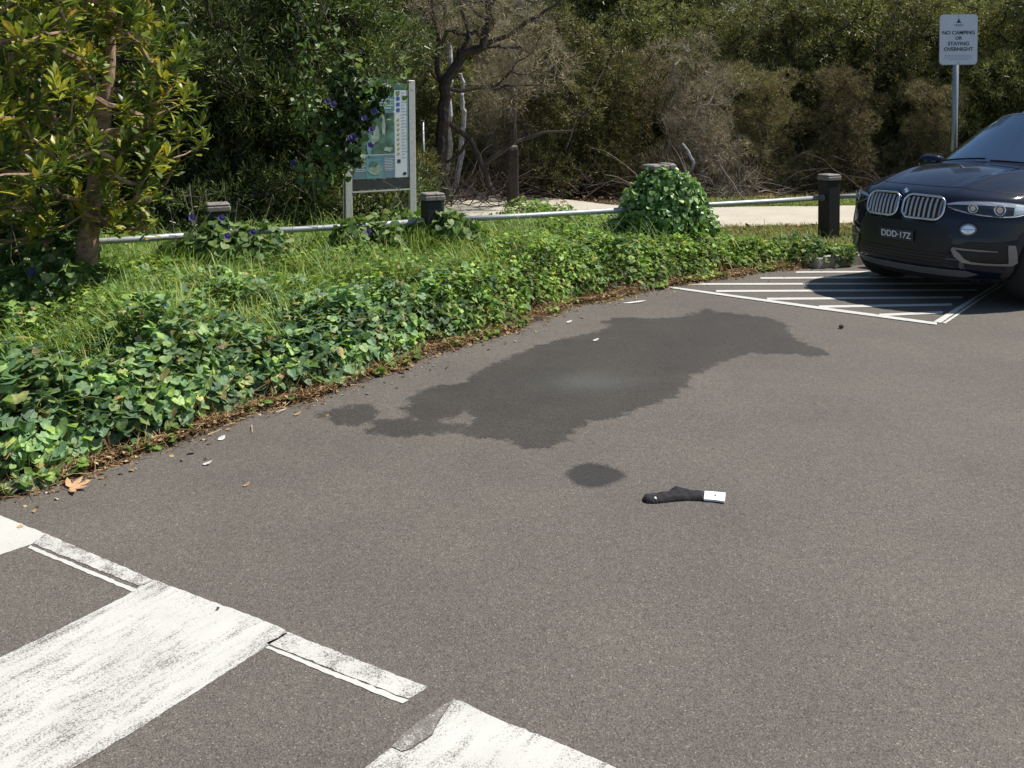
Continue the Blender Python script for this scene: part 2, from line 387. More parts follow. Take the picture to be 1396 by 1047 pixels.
# one sheet: rows from the edge outwards
rows = [0.0, 0.02, 0.06, 0.15, 0.3, 0.5, 0.8, 1.2, 1.8, 2.6, 3.6, 5.0, 7, 10, 15, 25, 60, 120]
base_pts = np.vstack([ed_n, [kerbA + kd * s_ for s_ in np.arange(0.3, 14, 0.4)]])
kn = np.array([-kd[1], kd[0]])
dirn = np.zeros_like(base_pts)
dirn[:] = (-0.25, 0.97)
Vv = []
for j, r_ in enumerate(rows):
    p = base_pts + dirn * r_
    z = 0.002 + 0.012 * min(1, r_ / 0.06) + 0.05 * min(1, r_ / 0.8) + 0.02 * fnoise(p[:, 0], p[:, 1], 2.5, 3) * min(1, r_ / 0.3)
    if j == 0: z = np.full(len(p), -0.01)
    z = np.where((p[:, 0] > kerbA[0] - 0.1) & (j > 0), 0.10, z)
    Vv.append(np.column_stack([p, z]))
Vv = np.vstack(Vv); nb = len(base_pts); ix = np.arange(len(rows) * nb).reshape(len(rows), nb)
ff = np.stack([ix[:-1, :-1], ix[:-1, 1:], ix[1:, 1:], ix[1:, :-1]], -1).reshape(-1, 4)
verge = mesh_np('verge', Vv, ff, M['soil'], smooth=True); tag(verge, kind='structure')
MB().add([(-90, 8.5, 0.045), (-7, 8.5, 0.045), (-5, 9.5, 0.045), (10, 16, 0.045), (90, 50.5, 0.045), (90, 149, 0.045), (-90, 149, 0.045)], [(0, 1, 2, 3, 4, 5, 6)]).build('bush_floor', M['soil'])['kind'] = 'structure'
# path
path_lo = [(2600, 262), (1700, 300), (1396, 312), (1150, 317), (975, 322), (860, 326), (760, 322), (680, 316), (600, 312), (540, 306)]
path_hi = [(2600, 250), (1700, 282), (1396, 288), (1150, 291), (975, 293), (860, 292), (790, 284), (720, 276), (660, 270), (585, 264)]
lo = resample([g2(*p) for p in path_lo], 0.15); hi = resample([g2(*p) for p in path_hi], 0.15)
n_ = 220
def param(a, n):
    s_ = np.concatenate([[0], np.cumsum(np.hypot(*np.diff(a, axis=0).T))]); t = np.linspace(0, s_[-1], n)
    return np.column_stack([np.interp(t, s_, a[:, 0]), np.interp(t, s_, a[:, 1])])
lo, hi = param(lo, n_), param(hi, n_)
lo[:, 1] += 0.10 * fnoise(lo[:, 0], lo[:, 1], 4, 5); hi[:, 1] += 0.12 * fnoise(hi[:, 0], hi[:, 1], 4, 6)
pv = []
for t in (0, 0.5, 1): q = lo * (1 - t) + hi * t; pv.append(np.column_stack([q, np.full(n_, 0.128)]))
pv = np.vstack(pv); ix = np.arange(3 * n_).reshape(3, n_)
tag(mesh_np('path', pv, np.stack([ix[:-1, :-1], ix[:-1, 1:], ix[1:, 1:], ix[1:, :-1]], -1).reshape(-1, 4)[:, ::-1], M['path']), kind='structure')
path_poly = [tuple(p) for p in lo] + [tuple(p) for p in hi[::-1]]
# kerb
kb = MB()
for k in range(12):
    a = kerbA + kd * (0.02 + k * 1.2) - kn * 0.0; c = a + kd * 0.6 - kn * 0.075
    kb.box((c[0], c[1], 0.055), (1.19, 0.15, 0.13), math.atan2(kd[1], kd[0]), bev=0.012)
tag(kb.build('kerb', M['kerb']), kind='structure')

# ------------------------------------------------------------------ painted markings
def sheet(name, polys, m, z=0.002, jit=0.0016):
    mb = MB()
    for poly in polys:
        pts = resample([g2(*p) for p in poly] + [g2(*poly[0])], 0.02)[:-1]
        pts = pts + rng.normal(0, jit, pts.shape)
        mb.add([(p[0], p[1], z) for p in pts], [tuple(range(len(pts)))])
    o = mb.build(name, m)
    if o.data.polygons[0].normal.z < 0: o.data.flip_normals()
    return tag(o, kind='structure')
def ang(a, b):
    a, b = G(*a), G(*b); return math.atan2(b.y - a.y, b.x - a.x)
sa = ang((0, 897), (184, 806))
M['paint_bar'] = make_paint('paint_bar', 0.20, sa)
M['paint_bar_worn'] = make_paint('paint_bar_worn', 0.44, sa)
sheet('painted_bar', [[(-160, 630), (0, 703), (62, 728), (44, 742), (0, 757), (-170, 815)]], M['paint_bar'])
sheet('painted_bar', [[(191, 800), (210, 791), (310, 828), (384, 856), (391, 864), (365, 881), (290, 929), (200, 987), (102, 1047), (0, 1112), (-170, 1225), (-170, 985), (0, 897), (96, 851), (184, 806)]], M['paint_bar_worn'])
sheet('painted_bar', [[(619, 954.6), (630, 957), (660, 972), (693, 988), (699, 989), (740, 1005), (790, 1025), (838, 1047), (960, 1105), (900, 1300), (380, 1300), (400, 1125), (499, 1047), (533, 1020), (548, 1026), (562, 1022), (590, 1003), (598, 985), (607, 972)]], M['paint_bar_worn'])
sheet('painted_worn_patch', [[(533, 1019), (541, 1010), (560, 992), (585, 975), (604, 962), (618, 955), (606, 971), (597, 984), (589, 1002), (561, 1021), (548, 1025)]], make_paint('paint_patch', 0.74))
sheet('painted_edge_line', [[(62.5, 728.2), (209.5, 791), (190.5, 799.5), (44.5, 741.5)], [(392.5, 862.2), (470, 893), (582, 937), (577, 942), (558, 953), (540, 948), (364, 877.5)]], M['paint_band'])
sheet('painted_thin_line', [[(41, 744), (186, 803.5), (182, 808), (38.6, 747.5)], [(366, 881), (556, 955), (549, 960), (540, 957), (361.5, 884)]], M['paint_thin'])
z7 = lambda x, y: (900 + x / 2.8145, 350 + y / 2.8145)
hat = []
def hline(a, b, wd):
    a, b = np.array(a, float), np.array(b, float)
    hat.append([(a[0], a[1] - wd / 2), (b[0], b[1] - wd / 2), (b[0], b[1] + wd / 2), (a[0], a[1] + wd / 2)])
hline(z7(520, 60), z7(1250, 56), 2.0); hline(z7(385, 83), z7(1290, 78), 2.2); hline(z7(110, 106), z7(1260, 104), 2.3)
hline(z7(215, 133), z7(1215, 129), 2.6); hline(z7(410, 163), z7(1160, 157), 2.9); hline(z7(610, 193), z7(1120, 185), 3.1); hline(z7(840, 225), z7(1085, 215), 3.2)
sheet('painted_hatching', hat, M['paint_far'], 0.004)
sheet('painted_bay_line', [[z7(25, 117), z7(60, 119), z7(1062, 255), z7(1062, 264), z7(600, 202), z7(50, 124)],
                           [z7(1048, 252), z7(1216, 150), z7(1310, 92), z7(1330, 92), z7(1232, 150), z7(1078, 256)], [z7(1084, 257), z7(1242, 150), z7(1340, 92), z7(1352, 92), z7(1250, 152), z7(1096, 259)]], M['paint_far'], 0.0065)

# ------------------------------------------------------------------ scattering of leaves
def rotm(yaw, pitch, roll):
    cy, sy, cp, sp, cr, sr = np.cos(yaw), np.sin(yaw), np.cos(pitch), np.sin(pitch), np.cos(roll), np.sin(roll)
    # local: x across, y along the leaf, z normal; pitch lifts the tip, roll about y, yaw about z
    Rz = np.zeros((len(yaw), 3, 3)); Rz[:, 0, 0] = cy; Rz[:, 0, 1] = -sy; Rz[:, 1, 0] = sy; Rz[:, 1, 1] = cy; Rz[:, 2, 2] = 1
    Rx = np.zeros_like(Rz); Rx[:, 0, 0] = 1; Rx[:, 1, 1] = cp; Rx[:, 1, 2] = -sp; Rx[:, 2, 1] = sp; Rx[:, 2, 2] = cp
    Ry = np.zeros_like(Rz); Ry[:, 1, 1] = 1; Ry[:, 0, 0] = cr; Ry[:, 0, 2] = sr; Ry[:, 2, 0] = -sr; Ry[:, 2, 2] = cr
    return Rz @ Rx @ Ry
HEART = (np.array([(0, 0.02, 0), (0, 0.45, -0.05), (0, 0.97, -0.16), (-0.26, -0.16, 0.02), (-0.56, 0.10, 0.06), (-0.54, 0.48, 0.02), (-0.28, 0.82, -0.09), (0.26, -0.16, 0.02), (0.56, 0.10, 0.06), (0.54, 0.48, 0.02), (0.28, 0.82, -0.09)], float),
         np.array([(0, 1, 4, 3), (1, 5, 4, 4), (1, 6, 5, 5), (1, 2, 6, 6), (0, 7, 8, 1), (1, 8, 9, 9), (1, 9, 10, 10), (1, 10, 2, 2)]))
LEAF2 = (np.array([(0, 0, 0), (0, 1, -0.06), (-0.40, 0.45, 0.08), (0.40, 0.45, 0.08)], float), np.array([(0, 1, 2), (0, 3, 1)]))
LONG = (np.array([(0, 0, 0), (0, 0.5, 0.03), (0, 1, -0.05), (-0.085, 0.35, 0.035), (-0.105, 0.72, 0.02), (0.085, 0.35, 0.035), (0.105, 0.72, 0.02)], float),
        np.array([(0, 1, 3, 3), (1, 2, 4, 3), (0, 5, 1, 1), (1, 5, 6, 2)]))
SLIV = (np.array([(-0.5, 0, 0), (0.5, 0, 0), (0.25, 1, 0), (-0.25, 1, 0)], float), np.array([(0, 1, 2, 3)]))
BLADE = (np.array([(-0.5, 0, 0), (0.5, 0, 0), (0.4, 0.45, 0), (-0.4, 0.45, 0), (0.22, 0.8, -0.14), (-0.22, 0.8, -0.14), (0, 1.0, -0.36)], float),
         np.array([(0, 1, 2, 3), (3, 2, 4, 5), (5, 4, 6, 6)]))
def scatter(tpl, P, yaw, pitch, roll, size, width=None):
    V, Fc = tpl; n = len(P)
    Rm = rotm(yaw, pitch, roll)
    L = np.repeat(V[None], n, 0) * size[:, None, None]
    if width is not None: L[:, :, 0] = V[None, :, 0] * width[:, None]
    out = np.einsum('nij,nkj->nki', Rm, L) + P[:, None, :]
    f = (Fc[None] + (np.arange(n) * len(V))[:, None, None]).reshape(-1, Fc.shape[1])
    return out.reshape(-1, 3), f
def faces_clean(f):
    """quads whose last two indices repeat become triangles"""
    return [tuple(q[:3]) if q[2] == q[3] else tuple(q) for q in f.tolist()]
def scat_obj(name, tpl, P, yaw, pitch, roll, size, m, parent=None, width=None):
    v, f = scatter(tpl, P, yaw, pitch, roll, size, width)
    if f.shape[1] == 4 and (f[:, 2] == f[:, 3]).any(): f = faces_clean(f)
    return mesh_np(name, v, f, m, parent)

# ---- ground cover
back_px = [(1178, 353), (1100, 352), (1000, 352), (960, 345), (900, 335), (800, 330), (700, 335), (600, 343), (480, 352), (375, 358), (250, 368), (0, 378), (-300, 392)]
cover_poly = [tuple(p) for p in ed] + [g2(*p) for p in back_px]
def edged(P): return line_dist(P, edge)
CH_mask = None
def cover_h(P, de=None):
    if de is None: de = edged(P)
    X, Y = P[:, 0], P[:, 1]
    base = np.interp(X, [-4, -2.5, -1, 0.5, 2, 3, 4], [0.40, 0.40, 0.40, 0.42, 0.30, 0.17, 0.10])
    prof = np.clip((de - 0.10) / 0.32, 0, 1) ** 0.6
    h = base * prof * (1 + 0.30 * fnoise(X, Y, 5.0, 11) * 1.6 + 0.18 * fnoise(X, Y, 14.0, 12) * 1.6)
    return np.maximum(h, 0.0) + 0.05
def sample_poly(poly, n):
    a = np.array(poly); lo_, hi_ = a.min(0), a.max(0); out = []
    tot = 0
    while tot < n:
        p = rng.uniform(lo_, hi_, (n, 2)); p = p[sdf_poly(p, poly) > 0]; out.append(p); tot += len(p)
    return np.vstack(out)[:n]
def in_poly(P, poly): return sdf_poly(P, poly) > 0
grass_zone = [g2(*p) for p in [(20, 560), (130, 572), (270, 552), (380, 512), (470, 478), (560, 452), (650, 430), (730, 405), (775, 378), (700, 350), (560, 352), (400, 362), (200, 375), (60, 395)]]
P = sample_poly(cover_poly, 150000)
P = P[(P[:, 0] > -5.5)]
de = edged(P); gz = in_poly(P, grass_zone)
bare = fnoise(P[:, 0], P[:, 1], 3.0, 21) + 0.5 * fnoise(P[:, 0], P[:, 1], 9.0, 22)
irr = 0.12 + 0.16 * fnoise(P[:, 0], P[:, 1], 6.0, 23) + 0.06 * fnoise(P[:, 0], P[:, 1], 20.0, 24)
keep = (de > irr) & ~(gz & (rng.random(len(P)) < 0.5 + 0.45 * fnoise(P[:, 0], P[:, 1], 3.5, 61) * 2)) & (bare > -0.50)
P, de, gz = P[keep], de[keep], gz[keep]
hh = cover_h(P, de)
depthf = rng.random(len(P)) ** 1.6
z = hh * (1 - 0.55 * depthf) + rng.normal(0, 0.012, len(P))
z = np.maximum(z, 0.05)
bign = fnoise(P[:, 0], P[:, 1], 2.4, 31) + 0.25 * rng.normal(0, 1, len(P))
far = P[:, 1] / 10
isbig = (rng.random(len(P)) < 0.72) & ((bign + np.interp(P[:, 1], [4.3, 6.0, 7.5, 9], [1.2, 0.55, 0.0, -0.55]) - 0.35 * gz) > 0)
# facing: outer slope leaves face the asphalt
slope = np.clip(1 - (de - 0.1) / 0.3, 0, 1)
def cover_part(sel, name, tpl, smin, smax, m):
    p = np.column_stack([P[sel], z[sel]]); n = len(p)
    outw = math.atan2(-0.85, 0.5)    # direction down to the asphalt
    yaw = np.where(rng.random(n) < 0.25 + 0.6 * slope[sel], outw - math.pi / 2 + rng.normal(0, 0.7, n), rng.uniform(0, 6.28, n))
    pitch = rng.normal(-0.10, 0.42, n) - 0.6 * slope[sel]
    scat = scat_obj(name, tpl, p, yaw, pitch, rng.normal(0, 0.40, n), (sz_ := rng.uniform(smin, smax, n) * np.interp(P[sel, 1], [4.5, 7.0], [1.15, 0.85])), m, width=sz_ * rng.uniform(0.65, 1.25, n))
    return scat
selb = np.where(isbig)[0]; selb = selb[rng.random(len(selb)) < 0.95]
o = cover_part(selb, 'ground_cover', HEART, 0.030, 0.076, M['cover_big']); tag(o, kind='stuff')
sels = np.where(~isbig)[0]
o = cover_part(sels, 'ground_cover', LEAF2, 0.04, 0.085, M['cover_small']); tag(o, kind='stuff')
k2 = 900; tt = rng.uniform(0, 1, k2) ; q2_ = ed[(tt * (len(ed) - 1)).astype(int)] + np.column_stack([np.full(k2, -0.35), np.full(k2, 0.93)]) * np.abs(rng.normal(0.02, 0.07, k2))[:, None]
q2_ = q2_[fnoise(q2_[:, 0], q2_[:, 1], 9, 63) > 0.05]; k2 = len(q2_)
o = scat_obj('ground_cover', HEART, np.column_stack([q2_, rng.uniform(0.01, 0.06, k2)]), rng.uniform(0, 6.28, k2), rng.normal(0, 0.4, k2), rng.normal(0, 0.4, k2), rng.uniform(0.025, 0.055, k2), M['cover_small']); tag(o, kind='stuff')
# opaque dead thatch under the leaves, so that gaps are not bare
Pt = sample_poly(cover_poly, 30000); Pt = Pt[Pt[:, 0] > -5.5]; dt = edged(Pt)
Pt = Pt[dt > 0.07]; dt = edged(Pt); zt = cover_h(Pt, dt) * rng.uniform(0.1, 0.75, len(Pt)) + 0.03
k_ = len(Pt)
o = scat_obj('dead_stems', SLIV, np.column_stack([Pt, zt]), rng.uniform(0, 6.28, k_), rng.uniform(-0.6, 1.3, k_), rng.uniform(-1, 1, k_), rng.uniform(0.05, 0.14, k_), M['litter'], width=rng.uniform(0.003, 0.012, k_)); tag(o, kind='stuff')
# grass
Pg = sample_poly(grass_zone, 66000)
Pg2 = sample_poly(cover_poly, 16000); Pg2 = Pg2[(edged(Pg2) > 0.28) & (Pg2[:, 0] > -5)]
Pg = np.vstack([Pg, Pg2]); Pg = Pg[fnoise(Pg[:, 0], Pg[:, 1], 5.0, 62) + rng.normal(0, 0.25, len(Pg)) > -0.22]; k_ = len(Pg); zg = cover_h(Pg) * rng.uniform(0.1, 0.6, k_)
patch = fnoise(Pg[:, 0], Pg[:, 1], 4.0, 41)
yawp = fnoise(Pg[:, 0], Pg[:, 1], 3.0, 42) * 5
lg = rng.uniform(0.16, 0.42, k_) * (1 + 0.5 * np.clip(1 - np.abs(Pg[:, 1] - 9.9 - 0.431 * Pg[:, 0]) / 0.7, 0, 1)) * (1 + 0.6 * patch)
o = scat_obj('grass', BLADE, np.column_stack([Pg, zg]), yawp + rng.normal(0, 0.9, k_), rng.uniform(0.55, 1.4, k_), rng.uniform(-0.3, 0.3, k_), lg, M['grass'], width=rng.uniform(0.005, 0.013, k_)); tag(o, kind='stuff')
# dry lawn strip between kerb and path and behind the path
def lawn(poly_px, n, m, l0, l1, name):
    poly = [g2(*p) for p in poly_px]; p = sample_poly(poly, n); k = len(p)
    o = scat_obj(name, BLADE, np.column_stack([p, np.full(k, 0.10)]), rng.uniform(0, 6.28, k), rng.uniform(0.3, 1.35, k), np.zeros(k), rng.uniform(l0, l1, k), m, width=rng.uniform(0.006, 0.014, k))
    return tag(o, kind='stuff')
lawn([(940, 321), (1180, 316), (1560, 306), (1500, 336), (1176, 350), (1060, 354), (960, 347)], 26000, M['dry_grass'], 0.03, 0.10, 'lawn')
lawn([(940, 321), (1180, 316), (1400, 314), (1300, 340), (1110, 354), (1060, 354), (960, 347)], 7000, M['grass'], 0.03, 0.11, 'lawn')
lawn([(900, 293), (1150, 291), (1500, 287), (1500, 277), (1150, 279), (980, 283), (900, 284)], 16000, M['grass'], 0.05, 0.15, 'lawn')
lawn([(860, 292), (1150, 290), (1500, 286), (1500, 270), (1150, 272), (860, 276)], 9000, M['dry_grass'], 0.04, 0.14, 'lawn')
lawn([(560, 312), (700, 318), (860, 328), (860, 345), (700, 350), (560, 350)], 6000, M['grass'], 0.06, 0.22, 'lawn')
# litter along the asphalt edge
ls = rng.uniform(0, 1, 12000); sedge = np.concatenate([[0], np.cumsum(np.hypot(*np.diff(ed, axis=0).T))])
tt = ls * sedge[-1]; lp = np.column_stack([np.interp(tt, sedge, ed[:, 0]), np.interp(tt, sedge, ed[:, 1])])
off = rng.normal(0.085, 0.05, len(lp)) + 0.12 * fnoise(lp[:, 0], lp[:, 1], 6, 51)
out_far = rng.random(len(lp)) < 0.03; off = np.where(out_far, -np.abs(rng.normal(0, 0.16, len(lp))), off)
lp = lp + np.column_stack([np.full(len(lp), -0.35), np.full(len(lp), 0.93)]) * off[:, None]
k_ = len(lp)
o = scat_obj('leaf_litter', LEAF2, np.column_stack([lp, np.where(off > 0.0, 0.014, 0.004) + rng.random(k_) * 0.03 * (off > 0)]), rng.uniform(0, 6.28, k_), rng.normal(0.05, 0.3, k_), rng.normal(0, 0.4, k_), rng.uniform(0.010, 0.036, k_) * np.where(rng.random(k_) < 0.06, 1.7, 1), M['litter']); tag(o, kind='stuff')
k2 = 9000; tt = rng.uniform(0, sedge[-1], k2); q2_ = np.column_stack([np.interp(tt, sedge, ed[:, 0]), np.interp(tt, sedge, ed[:, 1])])
o2 = rng.normal(0.09, 0.07, k2) + 0.08 * fnoise(q2_[:, 0], q2_[:, 1], 6, 51); q2_ = q2_ + np.column_stack([np.full(k2, -0.35), np.full(k2, 0.93)]) * o2[:, None]
o = scat_obj('twig_litter', SLIV, np.column_stack([q2_, 0.012 + rng.random(k2) * 0.05 * (o2 > 0.02)]), rng.uniform(0, 6.28, k2), rng.normal(0.1, 0.35, k2), rng.uniform(-1, 1, k2), rng.uniform(0.03, 0.13, k2), M['litter'], width=rng.uniform(0.0015, 0.005, k2)); tag(o, kind='stuff')
# litter in the bush behind
lp = np.column_stack([rng.uniform(-7, 9, 16000), rng.uniform(10.5, 20, 16000)]); lp = lp[~in_poly(lp, path_poly) & (lp[:, 1] > 10.3 + 0.431 * lp[:, 0] + 0.3)]; k_ = len(lp)
o = scat_obj('leaf_litter', LEAF2, np.column_stack([lp, np.full(k_, 0.105) + rng.random(k_) * 0.04]), rng.uniform(0, 6.28, k_), rng.normal(0.1, 0.4, k_), rng.normal(0, 0.4, k_), rng.uniform(0.03, 0.09, k_), M['litter']); tag(o, kind='stuff')

# ------------------------------------------------------------------ trees
def skeleton(tips, root_pts, rad_tip=0.006, grow=0.0007, maxr=0.06):
    """join every tip to the nearest earlier node with a bent twig; returns node list (p, parent)"""
    nodes = [Vector(p) for p in root_pts]; par = [max(i - 1, 0) for i in range(len(root_pts))]; par[0] = -1
    arr = np.array([tuple(p) for p in nodes])
    order = sorted(range(len(tips)), key=lambda i: np.min(np.linalg.norm(arr - tips[i], axis=1)))
    for i in order:
        t = tips[i]; dd = np.linalg.norm(arr - t, axis=1) + np.maximum(0, arr[:, 2] - t[2]) * 0.8
        j = int(np.argmin(dd)); a = arr[j]
        mid = (a + t) / 2 + rng.normal(0, 0.06, 3) * np.linalg.norm(t - a) - np.array([0, 0, 0.06 * np.linalg.norm(t - a)])
        b = len(nodes); nodes += [Vector(mid), Vector(t)]; par += [j, b]
        arr = np.vstack([arr, mid, t])
    cnt = [1] * len(nodes)
    for i in range(len(nodes) - 1, 0, -1):
        if par[i] >= 0: cnt[par[i]] += cnt[i]
    return nodes, par, cnt
def branch_mesh(nodes, par, cnt, rt, k, maxr, n=5, nroot=0):
    mb = MB(); rr = lambda c: min(maxr, rt + k * math.sqrt(c))
    for i in range(nroot, len(nodes)):
        if par[i] < 0: continue
        mb.tube([nodes[par[i]], nodes[i]], [rr(cnt[i]) * 1.05, rr(cnt[i])], n, cap=False)
    return mb
def crown_points(blobs, n, shell=0.55):
    """points in a union of ellipsoids, denser towards their skins"""
    w_ = np.array([b[3] * b[4] * b[5] for b in blobs]) ** 0.75; w_ /= w_.sum()
    ci = rng.choice(len(blobs), n, p=w_); u = rng.normal(0, 1, (n, 3)); u /= np.linalg.norm(u, axis=1)[:, None]
    r_ = rng.random(n) ** (1 / 3); r_ = shell + (1 - shell) * r_ if shell else r_
    B = np.array(blobs)[ci]
    return B[:, :3] + u * r_[:, None] * B[:, 3:], u
def tuft_crown(blobs, ntuft, per, ls, wd, spread=0.10, upward=0.4):
    """fine leaved crown: tufts of slivers that fan outwards"""
    c, u = crown_points(blobs, ntuft, 0.45)
    c += rng.normal(0, 0.04, c.shape)
    C = np.repeat(c, per, 0); U = np.repeat(u, per, 0)
    dirs = U * 0.7 + rng.normal(0, 0.75, C.shape); dirs[:, 2] += upward
    dirs /= np.linalg.norm(dirs, axis=1)[:, None]
    Pp = C + dirs * rng.uniform(0, spread, len(C))[:, None]
    yaw = np.arctan2(dirs[:, 1], dirs[:, 0]) - math.pi / 2; pitch = np.arcsin(np.clip(dirs[:, 2], -1, 1))
    n = len(C)
    return scatter(SLIV, Pp, yaw, pitch, rng.uniform(-1.5, 1.5, n), rng.uniform(ls * 0.6, ls * 1.4, n), rng.uniform(wd * 0.6, wd * 1.4, n)), c
def rand_blobs(r, h, n, zlow, seed):
    g = np.random.default_rng(seed); out = []
    for i in range(n):
        a = g.uniform(0, 6.28); zz = g.uniform(zlow, h * 0.9); q = g.uniform(0.1, 0.9) * r * (1.0 - 0.25 * zz / h)
        s_ = g.uniform(0.16, 0.36) * r * (1.15 - 0.3 * zz / h)
        out.append((q * math.cos(a), q * math.sin(a), zz, s_, s_, s_ * g.uniform(0.6, 0.95)))
    out.append((0, 0, h * 0.5, r * 0.5, r * 0.5, h * 0.34))
    return out
def proto_shrub(kind, seed, r=1.45, h=3.9, zlow=0.35):
    mt, ls, wd, per, nt_ = {'olive': ('olive', 0.066, 0.014, 13, 4300), 'dark': ('green_dk', 0.070, 0.016, 13, 4200), 'brown': ('brown', 0.075, 0.009, 13, 4200), 'grey': ('grey', 0.11, 0.0055, 14, 2900)}[kind]
    bl = rand_blobs(r, h, 34, zlow, seed)
    gg = np.random.default_rng(seed + 50)
    for i in range(7): a = gg.uniform(0, 6.28); bl.append((0.62 * r * math.cos(a), 0.62 * r * math.sin(a), gg.uniform(0.15, 0.7), 0.5, 0.5, 0.42))
    (v, f), c = tuft_crown(bl, nt_, per, ls, wd)
    me_o = mesh_np('crown', v, f, M[mt])
    tips = c[rng.choice(len(c), 150, replace=False)]
    root = [(0, 0, 0), (0.05, 0.03, 0.35), (-0.04, 0.06, 0.8), (0.06, -0.02, 1.4), (0.0, 0.0, 2.0)]
    for q in range(3):
        a = rng.uniform(0, 6.28)
        root += [(0.5 * math.cos(a), 0.5 * math.sin(a), 0.9)]
    nodes, par, cnt = skeleton(tips, root)
    par[5] = par[6] = par[7] = 1
    mb = branch_mesh(nodes, par, cnt, 0.006, 0.006, 0.085, 5)
    tr = mb.build('trunk', M['bark_dark'] if kind != 'grey' else M['bark_grey'])
    return me_o, tr
protos = {}
for k_, seeds in (('olive', (1, 2, 3)), ('dark', (4, 5)), ('brown', (6, 7)), ('grey', (8,))):
    for s_ in seeds: protos.setdefault(k_, []).append(proto_shrub(k_, s_))
used_proto = set()
def place_shrub(kind, x, y, sc_, rz, label, group, i=0, sz=1.0, name='coastal_shrub'):
    cr, tr = protos[kind][i % len(protos[kind])]
    t = thing(name, label, 'tree', (x, y, 0.08), rz, group)
    for src in (tr, cr):
        if (kind, i % len(protos[kind]), src.name) in used_proto: o = src.copy(); col.objects.link(o)
        else: o = src; used_proto.add((kind, i % len(protos[kind]), src.name))
        o.parent = t
    t.scale = (sc_, sc_, sc_ * sz)
    return t
BACK = 'coastal shrubs behind the path'
front = [
 ('olive', 610, 19.0, 1.0, 'olive leafed shrub beyond the dark dead tree', 0),
 ('grey', 690, 18.8, 0.95, 'grey twiggy shrub above the dark timber stump', 0),
 ('olive', 780, 17.9, 0.98, 'olive shrub with a pale slanting stem left of the vine mound', 1),
 ('brown', 850, 18.8, 0.78, 'brown half bare shrub above the vine covered post', 0),
 ('grey', 955, 17.6, 0.80, 'pale grey bare twigged shrub right of the vine covered post', 0),
 ('brown', 1040, 18.2, 0.66, 'rusty brown shrub left of the capped bollard', 1),
 ('olive', 1075, 20.3, 1.12, 'tall olive shrub behind the rusty shrub near the capped bollard', 2),
 ('brown', 1150, 18.0, 0.66, 'reddish brown shrub directly behind the capped bollard', 0),
 ('olive', 1205, 19.6, 1.12, 'tall olive green shrub between bollard and sign', 0),
 ('brown', 1270, 17.8, 0.58, 'dull brown shrub low behind the sign pole', 1),
 ('olive', 1335, 18.9, 1.12, 'olive green shrub behind the no camping sign', 1),
 ('dark', 1440, 18.4, 1.05, 'dark green shrub behind the roof of the parked car', 0)]
for j, (kd_, px, y, s_, lab, i) in enumerate(front):
    p = D(px, 250, y); place_shrub(kd_, p.x, y, s_, rng.uniform(0, 6.28), lab, BACK, i)
for j, (px, y, s_, lab) in enumerate([(880, 20.4, 1.12, 'tall olive shrub right behind the brown half bare shrub'), (985, 20.0, 1.05, 'tall olive shrub behind the pale grey bare twigged shrub'), (1140, 20.2, 1.15, 'tall olive shrub rising above the capped bollard'), (1270, 20.0, 1.2, 'tall olive shrub just left of the no camping sign'), (1400, 20.4, 1.25, 'tall olive shrub above the roof of the parked car')]):
    p = D(px, 250, y); place_shrub('olive', p.x, y, s_, rng.uniform(0, 6.28), lab, BACK, j)
for j in range(26):
    row = j // 13; y = (22.5, 26.5)[row] + rng.uniform(-0.7, 0.7); px = -60 + (j % 13) * 125 + rng.uniform(-25, 25) + row * 50
    kd_ = ('olive', 'olive', 'dark', 'olive', 'grey')[j % 5] if px > 500 else 'dark'
    p = D(px, 250, y)
    sct = (1.38, 1.85)[row] * (1.0 if px > 950 else 1.12)
    place_shrub(kd_, p.x, y, sct, rng.uniform(0, 6.28), 'shrub in the far thicket whose crown closes the view behind the front row', 'far thicket shrubs', j, 0.93)
# left: dense dark shrubs just behind the rail
for px, y, s_, kd_, lab, i in [(330, 11.6, 0.98, 'dark', 'dense dark green shrub left of the information board', 0), (455, 12.3, 1.02, 'dark', 'dark green shrub whose boughs hang over the information board', 1),
        (180, 11.9, 1.0, 'dark', 'dark shrub behind the yellow leaved tree', 1), (30, 11.6, 1.0, 'dark', 'dark shrub at the left edge behind the yellow leaved tree', 0), (475, 14.6, 1.05, 'olive', 'olive shrub rising directly behind the information board', 2), (-110, 11.5, 1.0, 'dark', 'dark shrub partly outside the left edge', 1),
        (250, 14.5, 1.25, 'dark', 'tall dark shrub behind the dense shrub beside the board', 0), (80, 15, 1.25, 'olive', 'tall olive shrub far behind the yellow leaved tree', 0), (420, 15.2, 1.25, 'olive', 'tall olive shrub behind the shrubs left of the board', 1)]:
    p = D(px, 300, y); place_shrub(kd_, p.x, y, s_, rng.uniform(0, 6.28), lab, 'dense shrubs behind the rail', i)
for kk in protos:
    for i, (cr, tr) in enumerate(protos[kk]):
        if cr.parent is None: bpy.data.objects.remove(cr); bpy.data.objects.remove(tr)

